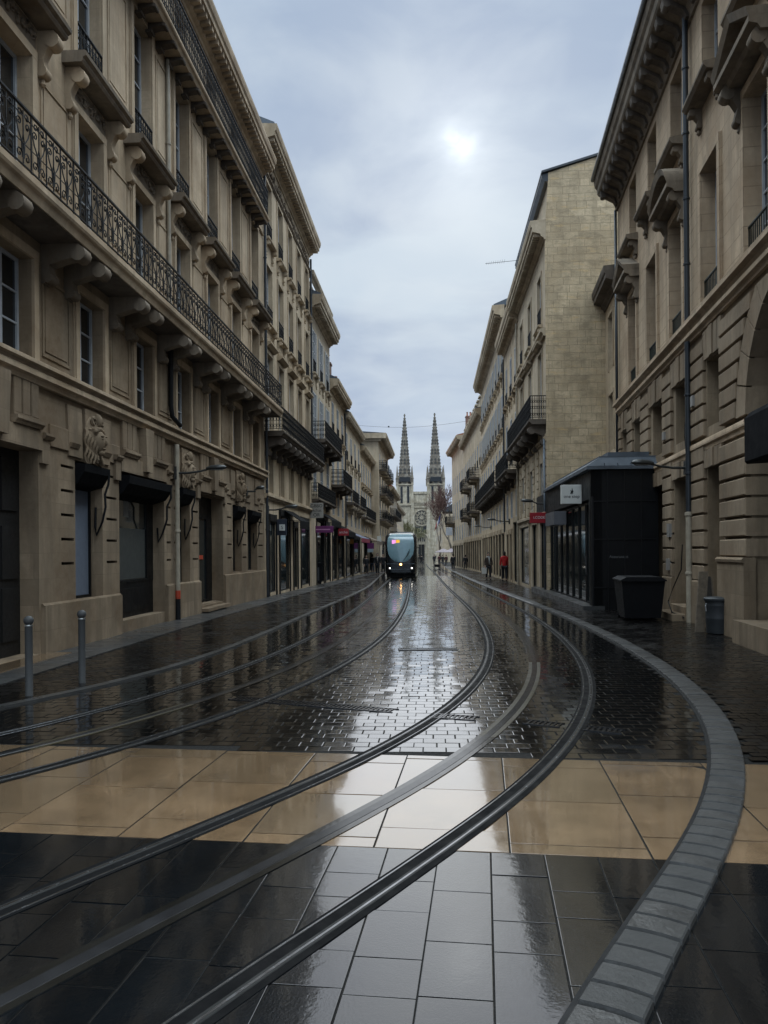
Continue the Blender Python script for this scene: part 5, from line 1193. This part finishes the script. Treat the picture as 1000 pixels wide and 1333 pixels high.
# hanging and flat signs
def sign(name, label, pxl, pxr, pyt, pyb, Y, mat, th=.06, txt=(), arm=None, cat='sign', tm=INK):
    xl, zt = uv(pxl, pyt)[0]*Y, H-uv(pxl, pyt)[1]*Y; xr, zb = uv(pxr, pyb)[0]*Y, H-uv(pxr, pyb)[1]*Y
    e = empty(name, ((xl+xr)/2, Y, (zt+zb)/2), 0, label, cat); w, h = xr-xl, zt-zb; m = MB()
    m.bev(-w/2, w/2, -th, th/2, -h/2, h/2, .01)
    m.v = [(u_, -o_, z_) for o_, u_, z_ in m.v]; m.build('panel', mat, e)
    for s_, size, dz, dx in txt: text(s_, size*h, tm, e, (dx*w, -th/2-.003, dz*h), (R(90), 0, 0), .002)
    if arm:
        m = MB(); a = w/2 if arm > 0 else -w/2
        for zz in (h*.4, -h*.4): m.tube([(0,a,zz),(0,a+arm,zz)], .015, 5).cut()
        m.build('bracket', IRON, e)
    return e
sign('hanging_sign', 'grey square sign reading GBBO Achat OR above the left shops', 403.5, 421, 655, 674.5, 40.4, SIGNG, .08, (('GBBO',.30,.3,0),('Achat',.28,.0,0),('OR',.32,-.3,0)))
ps_ = sign('hanging_sign', 'wide purple sign with a pale line of lettering over a left shop', 409, 434, 685, 693.5, 42.3, PURP, .1)
m = MB(); m.box(-.43, .36, .052, .058, -.035, .02); m.v = [(u_, -o_, z_) for o_, u_, z_ in m.v]; m.build('lettering_line', simple('pink_lettering', (.5,.25,.42), .5), ps_)
sign('hanging_sign', 'small red sign reading arche', 440.5, 454, 688.5, 697.5, 50.5, REDP, .1, (('arche',.55,0,0),), tm=PALE)
sign('hanging_sign', 'red sign reading I CODE on the gable house', 690, 711, 667.5, 681, 30.3, REDP, .08, (('I.CODE',.34,.02,.06),), tm=PALE)
os_ = sign('hanging_sign', 'white square sign reading one step on the black pavilion', 730.5, 757, 631.5, 656, 22.9, SIGNW, .1, (('one step',.24,-.12,.0),))
m = MB(); m.slab([(-.05,.02),(-.02,.07),(-.04,.13),(.0,.1),(.012,.2),(.03,.11),(.06,.1),(.035,.05),(.05,.02)], .0, .004); m.v = [(u_, -.055-o_, z_) for o_, u_, z_ in m.v]; m.build('emblem', INK, os_)
sign('hanging_sign', 'orange shop sign under the blue-grey awning', 455.5, 460.5, 702, 708, 58, simple('orange_sign_paint', (.5,.2,.03), .5), .1)
sign('hanging_sign', 'purple banner sign far along the left shops', 478, 487, 707, 714.5, 72, PURP, .1)
sign('hanging_sign', 'pale blue and white sign below the purple banner', 478.5, 486, 714.8, 719, 72, simple('pale_blue_sign', (.35,.42,.45), .5), .1)
sign('hanging_sign', 'small white sign nearest the tram on the left side', 491, 496.5, 698, 705.5, 76, SIGNW, .1)
sign('hanging_sign', 'white box sign under the flag on the far right', 581, 589, 687, 697, 100, simple('bluish_white_sign', (.6,.62,.68), .5), .5)
sign('wall_plaque', 'dark shop panel with a white plaque beside the left doorway', 356.5, 373.5, 676, 697, 31.9, simple('navy_panel', (.02,.025,.04), .4), .06)
sign('wall_plaque', 'white notched plaque on the navy shop panel', 363.5, 371, 683, 691, 31.8, SIGNW, .04, (('S',.8,0,0),))
# shop awnings on the left
def awning(label, Ya, Yb, z, p, m1, m2):
    x = -6.51+.065*Ya; e = empty('awning', (x, Ya, zg(Ya)+z), -math.atan(.065), label, 'awning'); L = Yb-Ya; m = MB()
    m.prof([(0,.55),(p,.06),(p,.03),(0,.5)], 0, L); m.build('canvas', m1, e); m = MB(); m.box(0, L, p-.015, p, -.28, .03); m.build('valance', m2, e)
    m = MB()
    for u in (.05, L-.05): m.tube([(u,0,.1),(u,p-.02,.03)], .015, 5).cut()
    m.build('awning_arm', IRON, e)
awning('blue-grey awning with a red valance over a far left shop', 57.2, 64.5, 2.95, 1.15, simple('bluegrey_canvas', (.16,.17,.24), .8), simple('red_canvas', (.3,.03,.06), .8))
awning('black scalloped awning over the dark doorway by the navy panel', 33.2, 35.6, 3.1, .75, CLOTHB, CLOTHB)
awning('black awning above the red arche sign', 50.8, 55.2, 3.2, .9, CLOTHB, CLOTHB)
awning('dark awning above the glass shop front below the stacked balconies', 43, 47.6, 3.6, .8, CLOTHB, CLOTHB)
awning('pale brown awning on the shop nearest the tram', 72, 79.5, 3.0, 1.2, simple('brown_canvas', (.2,.15,.11), .8), simple('brown_canvas', (.2,.15,.11), .8))
# bins
def bin_(label, x, y, rz, w, d, h, lid=True, front=None, cat='bin', name='wheeled_bin', grp=None):
    e = empty(name, (x, y, zg(y)+.012), rz, label, cat, grp); m = MB(); t = .84
    m.add([(-d/2*t,-w/2*t,.06),(d/2*t,-w/2*t,.06),(d/2*t,w/2*t,.06),(-d/2*t,w/2*t,.06),(-d/2,-w/2,h),(d/2,-w/2,h),(d/2,w/2,h),(-d/2,w/2,h)], [(0,3,2,1),(0,1,5,4),(1,2,6,5),(2,3,7,6),(3,0,4,7),(4,5,6,7)])
    for k in range(3): m.box(-d/2*.9, d/2*.9, -w/2*1.01+(k+.4)*w/3.2, -w/2*1.01+(k+.4)*w/3.2+.04, .2, h*.9) if False else None
    m.build('tub', BINP, e); m = MB(); m.prof([(-w/2-.03,h),(w/2+.03,h),(w/2+.03,h+.03),(w/2-.1,h+.1),(-w/2+.1,h+.1),(-w/2-.03,h+.03)], -d/2-.05, d/2+.03); m.build('lid', BINP, e)
    m = MB(); m.tube([(d/2+.02,-w/2*.8,h-.02),(d/2+.1,-w/2*.8,h+.02),(d/2+.1,w/2*.8,h+.02),(d/2+.02,w/2*.8,h-.02)], .016, 6); m.build('handle', BINP, e)
    for q in (-1, 1):
        m = MB(); m.lathe([(.08,-.03),(.1,-.02),(.1,.02),(.08,.03)], 0, 0, 12); m.v = [(q*w/2*.8+z_, d/2*.75+x_, .1+y_) for x_, y_, z_ in m.v]; m.build('wheel', RUBBER, e)
    if front: m = MB(); m.box(-d/2*.95-.012, -d/2*.95, -w/2*.6, w/2*.6, h*.22, h*.86); m.build('front_panel', front, e)
    return e
BINP = simple('black_bin_plastic', (.005, .005, .006), .6, vs=6, spec=.2)
bin_('large black wheeled container beside the black pavilion', 6.16, 18.6, R(-8), .98, 1.2, .93)
bin_('dark wheeled bin with a grey front panel by the left shop fronts', -4.0, 43.4, R(8), 1.0, .9, 1.15, front=simple('grey_bin_panel', (.07,.072,.075), .5))
a, b = gp(934, 827); e = empty('round_bin', (a+.1, b+.15, .012), R(-10), 'grey ribbed dustbin with handle holes standing against the right wall', 'bin')
gb = simple('grey_bin_plastic', (.022,.025,.028), .5, vs=6); m = MB(); m.lathe([(.2,0),(.235,.02),(.25,.3),(.252,.31),(.245,.33),(.258,.56),(.26,.57),(.252,.59),(.262,.66)], 0, 0, 24); m.build('tub', gb, e, R(40))
m = MB(); m.lathe([(.28,.655),(.285,.67),(.285,.70),(.26,.72),(.1,.735),(.0,.735)], 0, 0, 24); m.build('lid', gb, e, R(40)); m = MB(); m.tube([(-.06,-.25,.60),(-.09,-.27,.56),(-.06,-.25,.45)], .012, 5); m.build('handle', simple('pale_handle', (.4,.4,.4), .4), e)
for i, (dx, w, hh, tilt, l) in enumerate(((-.24,.20,1.22,-.13,'tall weathered board leaning left behind the grey dustbin'), (.03,.12,1.12,.03,'dark narrow board behind the grey dustbin'), (.14,.09,1.1,.08,'narrowest plank leaning right behind the grey dustbin'))):
    p = empty('plank', (a+.1+dx, b+.5+.04*i, .01), R(8), l, 'plank', 'boards propped behind the dustbin'); m = MB(); m.box(-.013, .013, -w/2, w/2, 0, hh); m.v = [(x_+z_*-tilt, y_+z_*.09, z_) for x_, y_, z_ in m.v]
    m.build('board', simple('weathered_wood%d' % (i % 2), ((.16,.125,.09),(.04,.033,.028))[i % 2], .8, vs=10, var=.3), p)
# far bits: flag, parasols, cable, trolley
e = empty('flag', (8.75, 112, 5.6), 0, 'drooping blue white and red flag on a slanted pole at the far right', 'flag')
m = MB(); m.tube([(0,.9,-1.6),(0,-.5,1.8)], .04, 6); m.build('pole', PIPED, e)
for i, c in enumerate(((.03,.05,.22),(.55,.55,.55),(.5,.02,.03))):
    m = MB(); pts = []
    for j in range(5):
        for k in range(5): v = j/4; w_ = i+k/4; pts.append((.12*math.sin(3*v+w_*1.4), -.42+.0-.26*w_-.18*v, 1.55-.62*w_-1.25*v*(1-.12*w_)))
    m.add(pts, [(j*5+k, j*5+k+1, (j+1)*5+k+1, (j+1)*5+k) for j in range(4) for k in range(4)]); m.build(('blue_stripe','white_stripe','red_stripe')[i], simple('flag_cloth_%d' % i, c, .8), e, True)
for i, (x, y, r, l) in enumerate(((9.9,128,1.5,'pale pink-white parasol, left one of the pair at the far crossing'),(11.3,129,1.4,'pale pink-white parasol, right one of the pair at the far crossing'))):
    e = empty('parasol', (x, y, zg(y)), 0, l, 'parasol', 'parasols at the far crossing'); m = MB(); m.tube([(0,0,0),(0,0,2.5)], .03, 6); m.build('pole', PIPED, e)
    m = MB(); m.lathe([(r,2.1),(r,2.15),(.05,2.75)], 0, 0, 8); m.build('canopy', simple('pale_parasol_cloth', (.22,.18,.19), .8), e)
    m = MB(); m.box(-1.0, 1.0, -.6, .6, 0, .9) if False else m.lathe([(.3,0),(.3,.05),(.05,.08)], 0, 0, 10); m.build('base', IRON, e)
e = empty('hand_cart', (uv(566,737)[0]*105+.3, 105, zg(105)), 0, 'low dark hand cart beside the far standing person', 'cart'); m = MB(); m.box(-.4,.4,-.35,.35,.15,.5); m.build('tray', IRON, e)
m = MB(); m.tube([(-.4,-.3,.45),(-.7,-.3,.95),(-.7,.3,.95),(-.4,.3,.45)], .02, 5); m.build('handle', IRON, e)
for q in (-.3, .3): m = MB(); m.lathe([(.12,-.03),(.14,0),(.12,.03)], 0, 0, 10); m.v = [(q+z_, y_, .14+x_) for x_, y_, z_ in m.v]; m.build('wheel', RUBBER, e)
Yc = 88; zc = H-uv(548, 553)[1]*Yc; e = empty('overhead_cable', (-.1, Yc, zc), 0, 'thin overhead cable strung across the street in front of the spires', 'cable')
m = MB(); m.tube([(0, -3+12.6*i/12, -.45*math.sin(math.pi*i/12)+.35*(i/12)) for i in range(13)], .016, 4); m.build('wire', PIPED, e); m = MB(); m.lathe([(.04,-.14),(.1,-.1),(.1,0),(.03,.05)], 0, .75, 8, -.15); m.build('hanging_lamp', PIPED, e)
# ------------------------------------------------------------------ light, sky, air
sd = Vector((uv(598, 187)[0], 1, -uv(598, 187)[1])).normalized(); el = math.asin(sd.z); az = math.atan2(sd.x, sd.y)
w = bpy.data.worlds.new('World'); sc.world = w; w.use_nodes = True; nt = w.node_tree; bg = nt.nodes['Background']
def N(t, **k):
    x = nt.nodes.new('ShaderNode'+t)
    for a_, b_ in k.items(): setattr(x, a_, b_)
    return x
def Mth(op, a_, b_=0.):
    x = N('Math', operation=op)
    for i, v in enumerate((a_, b_)):
        if hasattr(v, 'is_output'): nt.links.new(v, x.inputs[i])
        else: x.inputs[i].default_value = v
    return x.outputs[0]
def VM(op, a_, b_):
    x = N('VectorMath', operation=op)
    for i, v in enumerate((a_, b_)):
        if hasattr(v, 'is_output'): nt.links.new(v, x.inputs[i])
        else: x.inputs[i].default_value = v
    return x.outputs[1 if op == 'DOT_PRODUCT' else 0]
def MX(f, a_, b_, mode='MIX'):
    x = N('Mix', data_type='RGBA', blend_type=mode)
    for i, v in ((0, f), (6, a_), (7, b_)):
        if hasattr(v, 'is_output'): nt.links.new(v, x.inputs[i])
        else: x.inputs[i].default_value = v if i == 0 else (*v, 1)
    return x.outputs[2]
def MR(v, a_, b_, lo=0., hi=1.):
    x = N('MapRange'); nt.links.new(v, x.inputs[0])
    for i, q in enumerate((a_, b_, lo, hi)): x.inputs[i+1].default_value = q
    return x.outputs[0]
sky = N('TexSky', sky_type='NISHITA', sun_disc=False, sun_elevation=el, sun_rotation=az, air_density=1.2, dust_density=3.)
dirv = N('TexCoord').outputs['Generated']; sep = N('SeparateXYZ'); nt.links.new(dirv, sep.inputs[0])
up = Mth('MAXIMUM', sep.outputs[2], 0.02); cc = N('CombineXYZ'); d_ = Mth('ADD', up, .22)
nt.links.new(Mth('DIVIDE', sep.outputs[0], d_), cc.inputs[0]); nt.links.new(Mth('DIVIDE', sep.outputs[1], d_), cc.inputs[1])
def noise(sc_, det, rg, off_=(0,0,0), st=(1,1,1)):
    x = N('TexNoise'); nt.links.new(VM('ADD', VM('MULTIPLY', cc.outputs[0], st), off_), x.inputs['Vector']); x.inputs['Scale'].default_value = sc_; x.inputs['Detail'].default_value = det; x.inputs['Roughness'].default_value = rg; x.inputs['Distortion'].default_value = .35; return x.outputs[0]
n1 = noise(1.5, 6, .5, (3.1, 1.7, 0), (.8, 1.25, 1)); n2 = noise(4.2, 6, .5, (7, 2, 0)); n3 = noise(15., 3, .5, (1.3, 4.4, 0))
cl = MX(MR(n1, .40, .60), (.325, .425, .58), (.49, .60, .715)); cl = MX(MR(n2, .42, .66, 0, .45), cl, (.57, .66, .745))
cl = MX(MR(sep.outputs[2], .0, .28, .35, 0), cl, (.48, .57, .74))
nish = MX(1., sky.outputs[0], (.10, .10, .10), 'MULTIPLY')
base = MX(.025, cl, nish)
base = MX(1., base, MX(MR(sep.outputs[2], .86, .95), MX(MR(sep.outputs[2], .66, .76), (1., 1., 1.), (SKYBAND, SKYBAND*.94, SKYBAND*.82)), (1.5, 1.45, 1.35)), 'MULTIPLY')  # made-up bright band of sky above the view, added to light the upper walls
dt = VM('DOT_PRODUCT', VM('NORMALIZE', dirv, (0,0,0)), tuple(sd)); dt = Mth('MAXIMUM', dt, 0.)
def lobe(p, lo, hi, k): return Mth('MULTIPLY', Mth('POWER', dt, p), k if not lo else MR(n2, lo, hi, k*.25, k))
gl = Mth('ADD', Mth('ADD', Mth('MULTIPLY', lobe(9000, 0, 0, .6), MR(n3, .34, .6, .2, 1.)), lobe(800, .36, .6, .11)), Mth('ADD', lobe(170, .3, .6, .085), lobe(9, 0, 0, .02)))
glc = MX(1., (.97, 1., 1.), gl, 'MULTIPLY'); nt.links.new(MX(1., base, glc, 'ADD'), bg.inputs[0]); bg.inputs[1].default_value = SKYS
sun = bpy.data.lights.new('sun', 'SUN'); sun.energy = SUNE; sun.angle = R(38); sun.color = (1., .95, .88); so = bpy.data.objects.new('sun', sun); col.objects.link(so)
so.rotation_euler = (-sd).to_track_quat('-Z', 'Y').to_euler(); so.location = sd*60
sc.view_settings.view_transform = 'Standard'; sc.view_settings.look = 'None'; sc.view_settings.exposure = EXPO; sc.view_settings.gamma = 1
sc.render.engine = 'CYCLES'; sc.cycles.use_denoising = True; sc.cycles.max_bounces = 6; sc.cycles.diffuse_bounces = 1; sc.cycles.glossy_bounces = 3; sc.cycles.sample_clamp_indirect = 4
